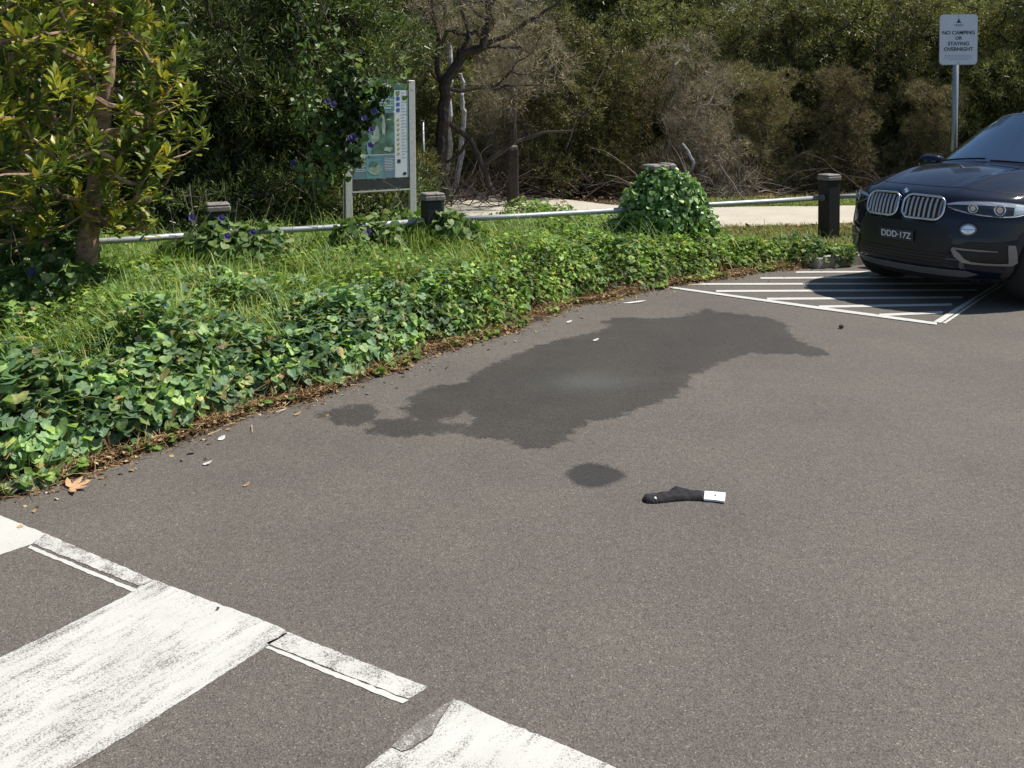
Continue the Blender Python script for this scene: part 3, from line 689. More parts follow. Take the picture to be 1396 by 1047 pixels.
# dark bare tree right of the board
def poly_branch(mb, pts, r0, r1, n=8):
    pts = [Vector(p) for p in pts]; out = []
    for i in range(len(pts) - 1):
        for t in (0, 0.33, 0.66): out.append(pts[i].lerp(pts[i + 1], t) + Vector(rng.normal(0, r0 * 0.25, 3)) * (1 if i + t > 0 else 0))
    out.append(pts[-1]); k = len(out)
    mb.tube(out, [r0 + (r1 - r0) * i / (k - 1) for i in range(k)], n)
def Dp(L, y): return [D(a, b, y) for a, b in L]
bt = thing('bare_tree', 'dark forked leafless tree behind the path right of the information board', 'tree', G(603, 262, 0.1))
mb = MB(); base = bt.location.copy(); dy = base.y
TY = 15.2
bt.location = (D(603, 262, TY).x, TY, 0.1); off_ = bt.location
loc = lambda L, r0, r1: poly_branch(mb, [p - off_ for p in Dp(L, TY)], r0, r1)
loc([(603, 272), (600, 215), (604, 160), (606, 120), (622, 82), (655, 62), (668, 30), (672, -20), (676, -80)], 0.115, 0.05)
loc([(606, 125), (596, 95), (598, 60), (590, 10), (583, -60)], 0.05, 0.02)
loc([(622, 82), (640, 48), (628, 5), (622, -50)], 0.045, 0.015)
loc([(655, 62), (690, 50), (725, 25), (760, 5), (800, -40)], 0.05, 0.018)
loc([(604, 160), (640, 190), (658, 225), (672, 262)], 0.04, 0.05)
loc([(658, 225), (700, 195), (740, 180), (780, 178)], 0.04, 0.015)
loc([(640, 190), (622, 215), (590, 228), (560, 240)], 0.03, 0.02)
mb.build('trunk', M['bark_dark'], bt)
bl = []
for px, py, r_ in [(640, 20, 0.6), (700, 30, 0.65), (600, 10, 0.55), (740, 90, 0.55), (680, 120, 0.45), (580, 60, 0.4)]:
    p = D(px, py, TY) - off_; bl.append((p.x, p.y + 0.25, p.z, r_, r_, r_ * 0.8))
(v, f), c = tuft_crown(bl, 1300, 11, 0.11, 0.0055); mesh_np('twigs', v, f, M['grey'], bt)
tips = c[rng.choice(len(c), 110, replace=False)]
nodes, par, cnt = skeleton(tips, [tuple(D(603, 272, TY) - off_), tuple(D(606, 120, TY) - off_), tuple(D(655, 62, TY) - off_), tuple(D(672, 0, TY) - off_)])
branch_mesh(nodes, par, cnt, 0.005, 0.004, 0.03, 4, 4).build('branches', M['bark_dark'], bt)
# tangled low dead branches
def tangle(name, label, px0, px1, y, n, zmax, m, seed):
    g = np.random.default_rng(seed); c = D((px0 + px1) / 2, 260, y); t = thing(name, label, 'fallen branches', (c.x, y, 0.1)); mb = MB()
    wdt = (D(px1, 260, y).x - D(px0, 260, y).x) / 2
    for i in range(n):
        p = Vector((g.uniform(-wdt, wdt), g.uniform(-0.6, 0.6), g.uniform(0.0, 0.2)))
        a = g.uniform(0, 6.28); el = g.uniform(-0.1, 1.1); ln = g.uniform(0.5, 1.7); pts = [p.copy()]
        dv = Vector((math.cos(a) * math.cos(el), math.sin(a) * math.cos(el) * 0.6, math.sin(el)))
        for s_ in range(6):
            dv = (dv + Vector(g.normal(0, 0.28, 3))).normalized(); q = pts[-1] + dv * ln / 6; q.z = min(max(q.z, 0.0), zmax); pts.append(q)
        r0 = g.uniform(0.004, 0.016); mb.tube(pts, [r0 * (1 - 0.8 * i_ / 6) for i_ in range(7)], 4)
    mb.build('branches', m, t); return t
M['dead_red'] = simple('dead_red_brown_wood', (0.065, 0.045, 0.034), 0.9, var=0.5, scale=10)
M['dead_grey'] = simple('dead_grey_wood', (0.18, 0.15, 0.13), 0.9, var=0.4, scale=10)
tangle('dead_branches', 'tangle of reddish dead branches beside the foot of the dark bare tree', 560, 700, 16.2, 120, 1.5, M['dead_red'], 1)
tangle('dead_branches', 'tangle of dead branches behind the dark timber stump', 690, 860, 17.2, 90, 1.3, M['dead_red'], 2)
tangle('dead_branches', 'grey dead twigs right of the vine covered post', 880, 1040, 16.6, 90, 1.5, M['dead_grey'], 3)
tangle('dead_branches', 'brown dead twigs behind the capped bollard', 1040, 1250, 17.2, 80, 1.1, M['dead_red'], 4)
# pale stems seen left of the dark tree and slanting stem
for lab, L, y, r0, r1 in [('pale blue grey smooth stem beside the dark bare tree', [(614, 158), (611, 125), (614, 88), (612, 60)], 16.3, 0.06, 0.045), ('short pale grey stem right of the dark bare tree', [(632, 152), (629, 135), (631, 118), (628, 100)], 16.5, 0.055, 0.03),
        ('slanting pale stem in the thicket above the stump', [(772, 200), (785, 165), (800, 140), (812, 118), (825, 90)], 17.3, 0.022, 0.012), ('short bleached stem above the vine covered post', [(946, 222), (941, 212), (937, 204), (930, 196)], 16.4, 0.035, 0.02),
        ('thin pale stem left in the twiggy thicket', [(704, 130), (697, 112), (702, 72), (704, 60)], 17.2, 0.028, 0.016)]:
    g0 = D(*L[0], y); t = thing('tree_stem', lab, 'tree stem', (g0.x, y, 0.1)); mb = MB()
    pts = [Vector((g0.x - 0.25, y + 0.7, 0.0)), Vector((g0.x - 0.05, y + 0.45, g0.z * 0.5))] + Dp(L, y)
    poly_branch(mb, [Vector((p.x - t.location.x, p.y - t.location.y, p.z - (0.1 if i > 1 else 0))) for i, p in enumerate(pts)], r0, r1)
    mb.build('trunk', M['bark_pale'] if y < 16.6 else M['bark_grey'], t)

# ------------------------------------------------------------------ broad leaved tree in the left foreground
BY = 7.9
b0 = D(112, 400, BY); BX = b0.x
bk = thing('broadleaf_tree', 'small tree with yellow green whorled leaves and ringed brown trunk at the left', 'tree', (BX, BY, 0.05))
def BL(px, py, dy=0.0): p = D(px, py, BY + dy); return np.array([p.x - BX, dy, p.z - 0.05])
sten = [np.array([0.0, 0, 0.0]), BL(114, 400), BL(120, 330), BL(128, 270), BL(138, 215), BL(143, 150), BL(150, 90), BL(152, 20), BL(160, -60)]
mb = MB(); pts = []
for i in range(len(sten) - 1):
    for t in np.linspace(0, 1, 9)[:-1]: pts.append(Vector(sten[i] * (1 - t) + sten[i + 1] * t))
rad = [(0.085 * (1 - i / len(pts)) ** 0.9 + 0.02) * (1 + 0.035 * math.sin(i * 2.1)) for i in range(len(pts))]
rad[0] *= 1.25; mb.tube(pts, rad, 14)
s2 = [Vector((-0.10, 0.05, 0.0)), Vector((-0.35, 0.1, 0.6)), Vector(BL(30, 240, 0.15)), Vector(BL(17, 150, 0.15)), Vector(BL(14, 60, 0.15)), Vector(BL(20, -50, 0.15))]
mb2 = MB(); q = []
for i in range(len(s2) - 1):
    for t in np.linspace(0, 1, 6)[:-1]: q.append(s2[i].lerp(s2[i + 1], float(t)))
mb.tube(q, [0.036 * (1 - 0.6 * i / len(q)) for i in range(len(q))], 8)
mb.build('trunk', M['bark'], bk, smooth=True)
# whorl tips: sampled in picture shaped crown outline but with real depth
outl = [(-170, 345), (40, 330), (92, 300), (150, 312), (200, 322), (232, 290), (248, 240), (272, 215), (300, 165), (302, 95), (268, 55), (240, 20), (225, -80), (120, -150), (-140, -150)]
tips = []
while len(tips) < 560:
    c = np.array([[rng.uniform(-140, 300), rng.uniform(-150, 335)]])
    s_ = sdf_poly(c, outl)[0]
    if s_ < 4 or (c[0, 0] > 215 and rng.random() < 0.55): continue
    half = min(1.0, 0.2 + s_ / 80.0); tips.append(BL(c[0, 0], c[0, 1], rng.uniform(-half * float(np.interp(c[0, 0], [0, 60, 150], [2.3, 2.1, 1.1])), half)))
tips = np.array(tips)
ns = len(pts)
rootp = [tuple(p) for p in pts[12::4]] + [tuple(p) for p in q[6::3]]
nodes, par, cnt = skeleton(tips, rootp)
branch_mesh(nodes, par, cnt, 0.004, 0.0022, 0.022, 5, len(rootp)).build('branches', M['bark'], bk)
def whorls(tp, name, m, nl, l0, l1):
    n = len(tp) * nl; C = np.repeat(tp, nl, 0)
    up = np.repeat(rng.normal(0, 0.5, (len(tp), 2)), nl, 0)
    a = np.tile(np.arange(nl) * 2.39996, len(tp)) + np.repeat(rng.uniform(0, 6.28, len(tp)), nl)
    lv = np.tile(np.linspace(0, 1, nl), len(tp))
    pitch = 0.0 + 1.15 * lv + rng.normal(0, 0.32, n)
    C = C + np.column_stack([up * 0.16 * (lv - 0.5)[:, None], 0.13 * lv - 0.08])
    return scat_obj(name, LONG, C, a, pitch, rng.normal(0, 0.25, n), rng.uniform(l0, l1, n), m, bk, width=rng.uniform(0.15, 0.24, n))
yng = rng.random(len(tips)) < 0.30
whorls(tips[~yng], 'leaves', M['banksia'], 22, 0.09, 0.17)
whorls(tips[yng], 'young_leaves', M['banksia_young'], 17, 0.08, 0.16)
tag(bk.children[-1], 'yellow young leaves at the branch ends')

# ------------------------------------------------------------------ rail fence
def rp(X): return np.array([X, 10.047 + 0.431 * X])
RA = math.atan2(0.431, 1)
RZ = 0.636
posts = [-5.0, -2.786, -0.83, 1.70, 3.98, 6.3, 8.6, 10.9]
plab = {-5.0: 'dark bollard outside the left edge on the rail line', -2.786: 'dark bollard with pale cap among purple flowers', -0.83: 'dark bollard with pale cap in front of the information board, weeds round it',
        1.70: 'taller weathered post with grey top swallowed by the leafy vine mound', 3.98: 'dark square bollard with pale cap beside the parked car', 6.3: 'dark capped bollard hidden behind the parked car', 8.6: 'dark capped bollard beyond the right edge', 10.9: 'dark capped bollard far beyond the right edge'}
for X in posts:
    p = rp(X); t = thing('bollard', plab[X], 'bollard', (p[0], p[1], 0.05), RA + 0.03 * math.sin(X * 7), 'bollards along the rail')
    tall = abs(X - 1.7) < 0.01; hgt = 1.02 if tall else 0.80; wd = 0.26 if tall else 0.195
    b = MB().box((0, 0, hgt / 2 - 0.05), (wd, wd, hgt + 0.1), bev=0.012)
    b.build('post', M['cap'] if tall else M['post'], t)
    b = MB()
    if tall: b.box((-0.06, 0, hgt + 0.031), (0.20, 0.29, 0.06), bev=0.012); b.box((0.095, 0, hgt + 0.037), (0.10, 0.27, 0.075), bev=0.02)
    else:
        b.box((0, 0, hgt + 0.028), (wd + 0.022, wd + 0.022, 0.052), bev=0.010); b.box((0, 0, hgt + 0.066), (wd + 0.012, wd + 0.012, 0.024), bev=0.010)
    b.build('cap', M['cap'], t)
for k, (a, b_) in enumerate(zip(posts[:-1], posts[1:])):
    pa, pb = rp(a + 0.08), rp(b_ - 0.08); mid = (pa + pb) / 2
    t = thing('rail', ['pipe rail at the far left behind the yellow leaved tree', 'grey pipe rail between the flowery bollard and the board, half under weeds', 'grey pipe rail left of the vine mound in front of the sandy path', 'grey pipe rail between the vine mound and the capped bollard', 'pipe rail running behind the parked car', 'pipe rail beyond the parked car', 'last pipe rail beyond the right edge'][k], 'rail', (mid[0], mid[1], RZ), RA, 'pipe rails between the bollards')
    L = np.hypot(*(pb - pa)); mb = MB(); mb.tube([(-L / 2 - 0.04, 0, 0), (-L / 6, 0, -0.006), (L / 6, 0, -0.008), (L / 2 + 0.04, 0, 0)], 0.030, 12)
    mb.build('pipe', M['rail'], t, smooth=True)
    for s_ in (-1, 1): MB().tube([(s_ * (L / 2 - 0.035), 0, 0), (s_ * (L / 2 + 0.0), 0, 0)], 0.038, 12).build('collar', M['rail'], t)

# ------------------------------------------------------------------ vines
def vine_leaves(parent, blobs, n, s0, s1, name='leaves', m='vine', shell=0.7, tpl=HEART):
    c, u = crown_points(blobs, n, shell); k = len(c); keep = c[:, 2] > 0.0; c, u = c[keep], u[keep]; k = len(c)
    yaw = np.arctan2(u[:, 1], u[:, 0]) - math.pi / 2 + rng.normal(0, 1.0, k)
    pitch = -np.clip(np.arccos(np.clip(u[:, 2], -1, 1)), 0, 1.35) + rng.normal(0.35, 0.5, k)
    return scat_obj(name, tpl, c, yaw, pitch, rng.normal(0, 0.5, k), rng.uniform(s0, s1, k), M[m], parent)
def flower_mesh():
    v = [(0, 0, -0.035)]; f = []
    for i in range(10):
        a = i * math.pi / 5; r_ = 0.036 if i % 2 == 0 else 0.029; v.append((math.cos(a) * r_, math.sin(a) * r_, 0.006 if i % 2 == 0 else 0))
    for i in range(10): f.append((0, 1 + i, 1 + (i + 1) % 10))
    return v, f
fv, ff_ = flower_mesh(); flower_me = None
def flower(parent, p, facing=None, s=1.0):
    global flower_me
    if flower_me is None:
        o = mesh_np('flower', np.array(fv), ff_, M['flower'], parent); flower_me = o.data
    else: o = new_obj('flower', flower_me, parent)
    o.location = p; o.scale = (s, s, s)
    fc = Vector(facing if facing is not None else (rng.normal(0.1, 0.3), -1, rng.uniform(0.2, 0.9))).normalized()
    o.rotation_euler = fc.to_track_quat('Z', 'Y').to_euler(); return o
M['vine_mound'] = leafmat('glossy_vine_leaf', [(0, (0.073, 0.160, 0.043)), (0.45, (0.157, 0.296, 0.085)), (0.8, (0.266, 0.431, 0.145)), (1, (0.484, 0.616, 0.290))], 0.25, 0.4, 0.6)
p = rp(1.70) + np.array([0.03, -0.04])
vm = thing('vine_mound', 'round mound of dark glossy vine leaves swallowing the weathered post', 'climbing vine', (p[0], p[1], 0.05))
bl = [(0.02, -0.02, 0.42, 0.52, 0.46, 0.40), (0.04, 0, 0.66, 0.45, 0.42, 0.34), (-0.02, -0.02, 0.88, 0.27, 0.28, 0.20), (-0.2, -0.05, 0.55, 0.30, 0.30, 0.28), (0.28, -0.05, 0.5, 0.26, 0.3, 0.26), (-0.28, 0, 0.25, 0.28, 0.3, 0.2), (0.18, -0.2, 0.86, 0.16, 0.14, 0.15), (-0.32, -0.1, 0.70, 0.16, 0.15, 0.17), (0.45, -0.1, 0.42, 0.17, 0.15, 0.15), (-0.5, 0, 0.35, 0.14, 0.14, 0.13), (-0.06, -0.25, 0.5, 0.25, 0.25, 0.2)]
vine_leaves(vm, bl, 7200, 0.03, 0.072, shell=0.62, m='vine_mound')
mb = MB()
for i in range(26):
    a = rng.uniform(0, 6.28); r_ = rng.uniform(0.25, 0.45)
    mb.tube([(math.cos(a) * r_, math.sin(a) * r_, 0), (math.cos(a) * r_ * 0.9, math.sin(a) * r_ * 0.9, 0.35), (math.cos(a) * 0.2, math.sin(a) * 0.2, 0.75)], 0.006, 4)
mb.build('stems', M['dead_red'], vm)
# low clumps on the rail
def clump(px, py, y, bl, n, lab, fl, s0=0.05, s1=0.09, tall=0):
    c = D(px, py, y); t = thing('vine_clump', lab, 'climbing vine', (c.x, y, 0.05)); t['group'] = 'vine clumps along the rail'
    vine_leaves(t, bl, n, s0, s1, shell=0.55, m='vine_light')
    mb = MB()
    for i in range(tall):
        a = rng.uniform(0, 6.28); x0 = rng.uniform(-0.4, 0.4); pts_ = [(x0, rng.uniform(-0.2, 0.2), 0.2), (x0 + 0.1 * math.cos(a), 0.0, 0.6), (x0 + 0.28 * math.cos(a), 0.05, 0.85 + rng.uniform(0, 0.25)), (x0 + 0.42 * math.cos(a), 0.05, 0.9 + rng.uniform(0, 0.1))]
        mb.tube([Vector(q_) + Vector(rng.normal(0, 0.03, 3)) for q_ in pts_], [0.004, 0.003, 0.002, 0.0012], 4)
    if tall: mb.build('stems', M['bark_grey'], t)
    for q_ in fl: p = D(q_[0], q_[1], y - 0.28); flower(t, (p.x - c.x, p.y - y, p.z - 0.05))
M['vine_dark'] = leafmat('dark_vine_leaf', [(0, (0.025, 0.045, 0.015)), (0.55, (0.055, 0.095, 0.028)), (0.88, (0.10, 0.16, 0.05)), (1, (0.38, 0.46, 0.22))], 0.25, 0.45, 0.5)
M['vine_light'] = leafmat('light_vine_leaf', [(0, (0.05, 0.11, 0.03)), (0.45, (0.11, 0.20, 0.05)), (0.8, (0.20, 0.29, 0.10)), (1, (0.34, 0.38, 0.18))], 0.35, 0.5, 0.4)
clump(330, 300, 8.75, [(-0.15, 0, 0.45, 0.30, 0.22, 0.30), (0.12, 0, 0.50, 0.28, 0.2, 0.22), (-0.35, 0.0, 0.35, 0.2, 0.2, 0.25), (0.3, 0, 0.35, 0.2, 0.2, 0.25)], 620, 'leafy vine clump with purple flowers over the bollard at the left', [(262, 297), (302, 297), (284, 321), (345, 316), (316, 346)], tall=7)
clump(495, 300, 9.2, [(-0.05, 0, 0.45, 0.3, 0.22, 0.25), (0.2, 0, 0.4, 0.25, 0.2, 0.22)], 380, 'leafy weeds climbing the rail in front of the left board post', [(503, 316)], tall=4)
clump(605, 300, 9.55, [(0.1, 0, 0.5, 0.25, 0.2, 0.22), (-0.15, 0.1, 0.45, 0.2, 0.2, 0.2), (0.32, 0, 0.35, 0.2, 0.2, 0.2)], 420, 'leafy weeds round the bollard in front of the information board', [], tall=3)
clump(545, 295, 9.95, [(0, 0, 0.4, 0.45, 0.2, 0.28)], 420, 'leafy weeds under the information board', [], tall=4)
clump(250, 310, 8.9, [(0, 0, 0.36, 0.25, 0.2, 0.2)], 160, 'thin weeds standing left of the flowery bollard', [], tall=4)
clump(60, 400, 7.4, [(0, 0, 0.35, 0.5, 0.35, 0.26)], 420, 'shaded leafy clump left of the ringed tree trunk', [(44, 370)], tall=2)
clump(20, 345, 8.0, [(0, 0, 0.5, 0.5, 0.3, 0.35)], 600, 'tall shaded weeds hiding the rail at the left edge', [], tall=4)
clump(85, 345, 8.15, [(0, 0, 0.42, 0.32, 0.25, 0.30)], 380, 'shaded weeds in front of the rail just left of the ringed trunk', [], tall=4)
clump(300, 320, 8.55, [(-0.1, 0, 0.45, 0.28, 0.2, 0.28), (0.2, 0, 0.42, 0.28, 0.2, 0.24)], 420, 'bright weeds in front of the flowery bollard', [(310, 322)], tall=4)
clump(790, 345, 9.75, [(0, 0, 0.16, 0.35, 0.25, 0.13)], 300, 'low leafy clump under the rail left of the vine mound', [(875, 380)], tall=0)
clump(1120, 350, 10.45, [(0, 0, 0.08, 0.4, 0.16, 0.12)], 300, 'low weeds growing out of the kerb gutter beside the hatching', [], s0=0.035, s1=0.06)
clump(1085, 345, 10.75, [(0, 0, 0.12, 0.4, 0.25, 0.14)], 300, 'low weeds at the start of the kerb left of the capped bollard', [], s0=0.035, s1=0.06)
# tall vine hanging in the shrub and over the board
hv = D(440, 300, 10.55)
tv = thing('climbing_vine', 'vine with pale leaves and purple flowers hanging over the information board', 'climbing vine', (hv.x, 10.55, 0.05))
strands = [[(395, -40), (408, 20), (428, 55), (436, 95), (425, 130), (438, 160), (455, 200), (478, 235)], [(430, -20), (450, 40), (478, 75), (490, 110), (506, 130), (495, 160), (488, 200)], [(408, 20), (400, 90), (415, 140), (420, 200), (440, 260)], [(470, 90), (505, 115), (525, 128), (520, 150)], [(455, 120), (470, 160), (476, 205), (470, 222)], [(500, 125), (535, 112), (560, 112)]]
mb = MB(); lp = []
for s_ in strands:
    pp = [D(a, b, 10.55 + rng.uniform(-0.08, 0.08)) - tv.location for a, b in s_]
    mb.tube(pp, 0.006, 4)
    for a, b in zip(pp[:-1], pp[1:]):
        for t in np.linspace(0, 1, 13): lp.append(tuple(a.lerp(b, float(t)) + Vector(rng.normal(0, 0.075, 3))))
mb.build('stems', M['bark_dark'], tv)
lp = np.array(lp) + rng.normal(0, 0.05, (len(lp), 3)); k_ = len(lp)
scat_obj('leaves', HEART, lp, rng.uniform(0, 6.28, k_), rng.normal(-0.75, 0.4, k_), rng.normal(0, 0.4, k_), rng.uniform(0.035, 0.075, k_), M['vine_light'], tv)
sb = []
for px, py, r_ in [(432, 150, 0.30), (455, 190, 0.26), (478, 150, 0.22), (430, 230, 0.26), (500, 140, 0.15), (470, 215, 0.13)]:
    p = D(px, py, 10.75) - tv.location; sb.append((p.x, p.y, p.z, r_, r_ * 0.6, r_ * 1.1))
vine_leaves(tv, sb, 420, 0.035, 0.07, shell=0.3, name='leaves')
sb = []
for px, py, r_ in [(475, 118, 0.22), (500, 128, 0.18), (520, 118, 0.11), (488, 165, 0.17), (472, 205, 0.16), (470, 160, 0.2), (512, 150, 0.09), (485, 215, 0.09)]:
    p = D(px, py, 10.62) - tv.location; sb.append((p.x, p.y, p.z, r_, r_ * 0.6, r_ * 1.1))
vine_leaves(tv, sb, 1050, 0.035, 0.075, shell=0.3, name='leaves', m='vine_dark')
for a, b in [(447, 137), (497, 161), (479, 190), (505, 198), (482, 186), (510, 152), (400, 222), (507, 176), (455, 142)]: flower(tv, D(a, b, 10.35) - tv.location, s=1.15)
flw = D(45, 370, 7.2)

# ------------------------------------------------------------------ information board
pl, pr_ = D(475, 285, 10.95), D(562, 275, 11.35)
bx, by = (pl.x + pr_.x) / 2, (pl.y + pr_.y) / 2; ba = math.atan2(pr_.y - pl.y, pr_.x - pl.x); bw = math.hypot(pr_.x - pl.x, pr_.y - pl.y)
ib = thing('information_board', 'tall information board with map panel between two pale posts behind the rail', 'notice board', (bx, by, 0.08), ba)
M['panel_blue'] = simple('panel_teal', (0.13, 0.30, 0.33), 0.25, var=0.35, scale=6)
M['panel_white'] = simple('panel_white', (0.62, 0.66, 0.70), 0.3, var=0.04)
M['panel_dark'] = simple('panel_dark', (0.035, 0.037, 0.036), 0.4, var=0.2)
M['panel_map'] = simple('panel_map_green', (0.075, 0.15, 0.11), 0.3, var=0.8, scale=9)
M['panel_land'] = simple('panel_land', (0.30, 0.38, 0.31), 0.3, var=0.5, scale=14)
M['panel_slate'] = simple('panel_slate', (0.14, 0.21, 0.26), 0.3, var=0.1)
M['icon_blue'] = simple('icon_blue', (0.03, 0.10, 0.40), 0.4, var=0.1); M['icon_yel'] = simple('icon_ochre', (0.45, 0.34, 0.09), 0.4, var=0.1)
hz = lambda py: D(562, py, by).z - 0.08
for s_, top in ((-1, hz(118)), (1, hz(109))):
    MB().box((s_ * bw / 2, 0, top / 2 - 0.1), (0.085, 0.06, top + 0.2), bev=0.006).build('post', M['alu'], ib)
pw = bw - 0.09; zb, zt_ = hz(243), hz(122)
MB().box((0, 0.0, (zb + zt_) / 2), (pw, 0.035, zt_ - zb)).build('panel', M['panel_slate'], ib)
mb = MB(); MS = [M['panel_blue'], M['panel_white'], M['panel_map'], M['panel_land'], M['icon_blue'], M['icon_yel'], M['ink'], M['panel_slate']]
def rect(x0, x1, z0, z1, m, d_):     # 0..1 across and up the panel
    X0, X1 = -pw / 2 + x0 * pw, -pw / 2 + x1 * pw; Z0, Z1 = zb + z0 * (zt_ - zb), zb + z1 * (zt_ - zb)
    mb.add([(X0, -0.018 - d_, Z0), (X1, -0.018 - d_, Z0), (X1, -0.018 - d_, Z1), (X0, -0.018 - d_, Z1)], [(0, 1, 2, 3)], m)
def blob(cx, cz, rx, rz_, m, d_, n=12, j=0.25):
    v = []
    for i in range(n):
        a = 2 * math.pi * i / n; k = 1 + rng.uniform(-j, j); v.append((-pw / 2 + (cx + rx * k * math.cos(a)) * pw, -0.018 - d_, zb + (cz + rz_ * k * math.sin(a)) * (zt_ - zb)))
    mb.add(v, [tuple(range(n))], m)
rect(0.01, 0.75, 0.005, 0.995, 0, 0.002); rect(0.75, 0.99, 0.005, 0.995, 1, 0.002)
rect(0.02, 0.74, 0.28, 0.74, 2, 0.004); blob(0.32, 0.42, 0.09, 0.07, 3, 0.006); blob(0.42, 0.50, 0.05, 0.10, 3, 0.007); blob(0.62, 0.33, 0.08, 0.03, 3, 0.006); blob(0.55, 0.60, 0.03, 0.12, 3, 0.0065)
blob(0.30, 0.40, 0.04, 0.16, 0, 0.0085)
rect(0.02, 0.74, 0.005, 0.27, 7, 0.004); rect(0.24, 0.53, 0.005, 0.27, 0, 0.006); blob(0.39, 0.10, 0.12, 0.055, 3, 0.008, 14); blob(0.36, 0.17, 0.07, 0.03, 2, 0.010); rect(0.02, 0.74, 0.268, 0.275, 1, 0.012)
for i in range(9): rect(0.05, 0.20 + 0.02 * (i % 3), 0.235 - i * 0.018, 0.241 - i * 0.018, 1, 0.006); rect(0.56, 0.70 + 0.02 * (i % 2), 0.235 - i * 0.018, 0.241 - i * 0.018, 1, 0.006)
for i in range(4): rect(0.46, 0.72 - 0.03 * (i % 2), 0.88 - i * 0.03, 0.89 - i * 0.03, 1, 0.006)
blob(0.70, 0.94, 0.02, 0.012, 6, 0.006)
for i in range(4): rect(0.785, 0.845, 0.945 - i * 0.065, 0.985 - i * 0.065, 4, 0.004)
for i in range(8): blob(0.815, 0.66 - i * 0.055, 0.024, 0.015, 5, 0.004, 8, 0.0)
rect(0.79, 0.85, 0.17, 0.21, 6, 0.004); blob(0.92, 0.045, 0.035, 0.02, 6, 0.004, 8, 0.1)
for i in range(22): rect(0.87, 0.93 + 0.015 * (i % 4), 0.962 - i * 0.035, 0.968 - i * 0.035, 7, 0.004)
mb.build('map_print', MS, ib)
MB().box((0, -0.004, (hz(243) + hz(257)) / 2 - 0.004), (pw, 0.045, hz(243) - hz(257) - 0.012)).build('lower_beam', M['panel_dark'], ib)
MB().box((0, -0.006, hz(258) - 0.012), (pw, 0.052, 0.018)).build('lower_trim', M['alu'], ib)
v = []; npt = 14
for yy in (-0.02, 0.02):
    for i in range(npt + 1):
        x_ = -pw / 2 + pw * i / npt; v.append((x_, yy, zt_ + 0.003 + 0.135 * math.sin(math.pi * (0.12 + 0.76 * i / npt))))
    for i in range(npt, -1, -1): v.append((-pw / 2 + pw * i / npt, yy, zt_ + 0.003))
k_ = 2 * (npt + 1); f = [tuple(range(k_)), tuple(range(2 * k_ - 1, k_ - 1, -1))] + [((i + 1) % k_, i, k_ + i, k_ + (i + 1) % k_) for i in range(k_)]
MB().add(v, f).build('header', M['panel_map'], ib)

# ------------------------------------------------------------------ no camping sign
def text_mesh(name, s_, size, m, parent, loc, rot, ext=0.0008, bold=0.0):
    cu = bpy.data.curves.new(name, 'FONT'); cu.body = s_; cu.size = size; cu.align_x = 'CENTER'; cu.align_y = 'CENTER'; cu.extrude = ext; cu.offset = bold
    to = bpy.data.objects.new(name, cu); col.objects.link(to)
    dg = bpy.context.evaluated_depsgraph_get(); me = bpy.data.meshes.new_from_object(to.evaluated_get(dg))
    bpy.data.objects.remove(to); me.materials.clear(); me.materials.append(m)
    o = new_obj(name, me, parent); o.location = loc; o.rotation_euler = rot; return o
SY = 12.3; sp_ = D(1300, 300, SY)
sg = thing('parking_sign', 'white no camping sign on a grey pole behind the parked car', 'sign', (sp_.x, SY, 0.08), R(-4))
ztop = D(1304, 20, SY).z - 0.08; zbot = D(1304, 88, SY).z - 0.08; sw = 0.475
MB().tube([(0, 0.03, -0.1), (0.02, 0.03, ztop - 0.02)], 0.036, 14).build('pole', M['steel'], sg, smooth=True)
def rrect(w_, h_, r_, y0, y1, cz):
    v = []
    for yy in (y0, y1):
        for cx, cy, a0 in ((1, 1, 0), (-1, 1, 90), (-1, -1, 180), (1, -1, 270)):
            for k in range(5):
                a = R(a0 + k * 22.5); v.append((cx * (w_ / 2 - r_) + r_ * math.cos(a), yy, cz + cy * (h_ / 2 - r_) + r_ * math.sin(a)))
    f = [tuple(range(19, -1, -1)), tuple(range(20, 40))] + [(i, (i + 1) % 20, 20 + (i + 1) % 20, 20 + i) for i in range(20)]
    return v, f
zc = (ztop + zbot) / 2; hp = ztop - zbot; ox = 0.03
v, f = rrect(sw, hp, 0.045, -0.012, -0.009, zc); v = [(a + ox, b, c) for a, b, c in v]; MB().add(v, f).build('plate', M['white'], sg)
v, f = rrect(sw + 0.012, hp + 0.012, 0.05, -0.0088, -0.006, zc); v = [(a + ox, b, c) for a, b, c in v]; MB().add(v, f).build('plate_back', M['steel'], sg)
fz = lambda t: zbot + hp * (1 - t)      # t: 0 top .. 1 bottom
for s_, t, sz in (('NO CAMPING', 0.365, 0.066), ('OR', 0.475, 0.060), ('STAYING', 0.585, 0.066), ('OVERNIGHT', 0.695, 0.066)):
    text_mesh('lettering', s_, sz, M['ink'], sg, (ox, -0.0135, fz(t)), (R(90), 0, 0), bold=0.0014)
mb = MB()
for t, w_ in ((0.815, 0.36), (0.845, 0.34), (0.875, 0.36), (0.905, 0.24)): mb.box((ox, -0.0132, fz(t)), (w_, 0.0016, 0.0045))
mb.build('small_print', M['steel'], sg)
mb = MB(); zc_ = fz(0.135)
mb.add([(ox - 0.035, -0.0136, zc_ - 0.02), (ox + 0.035, -0.0136, zc_ - 0.02), (ox + 0.012, -0.0136, zc_ + 0.005), (ox + 0.008, -0.0136, zc_ + 0.03), (ox - 0.008, -0.0136, zc_ + 0.03), (ox - 0.012, -0.0136, zc_ + 0.005)], [(0, 1, 2, 3, 4, 5)])
mb.box((ox, -0.0133, zc_ - 0.045), (0.13, 0.0014, 0.006)); mb.box((ox, -0.0133, zc_ - 0.060), (0.09, 0.0014, 0.005))
mb.build('crest', M['ink'], sg)
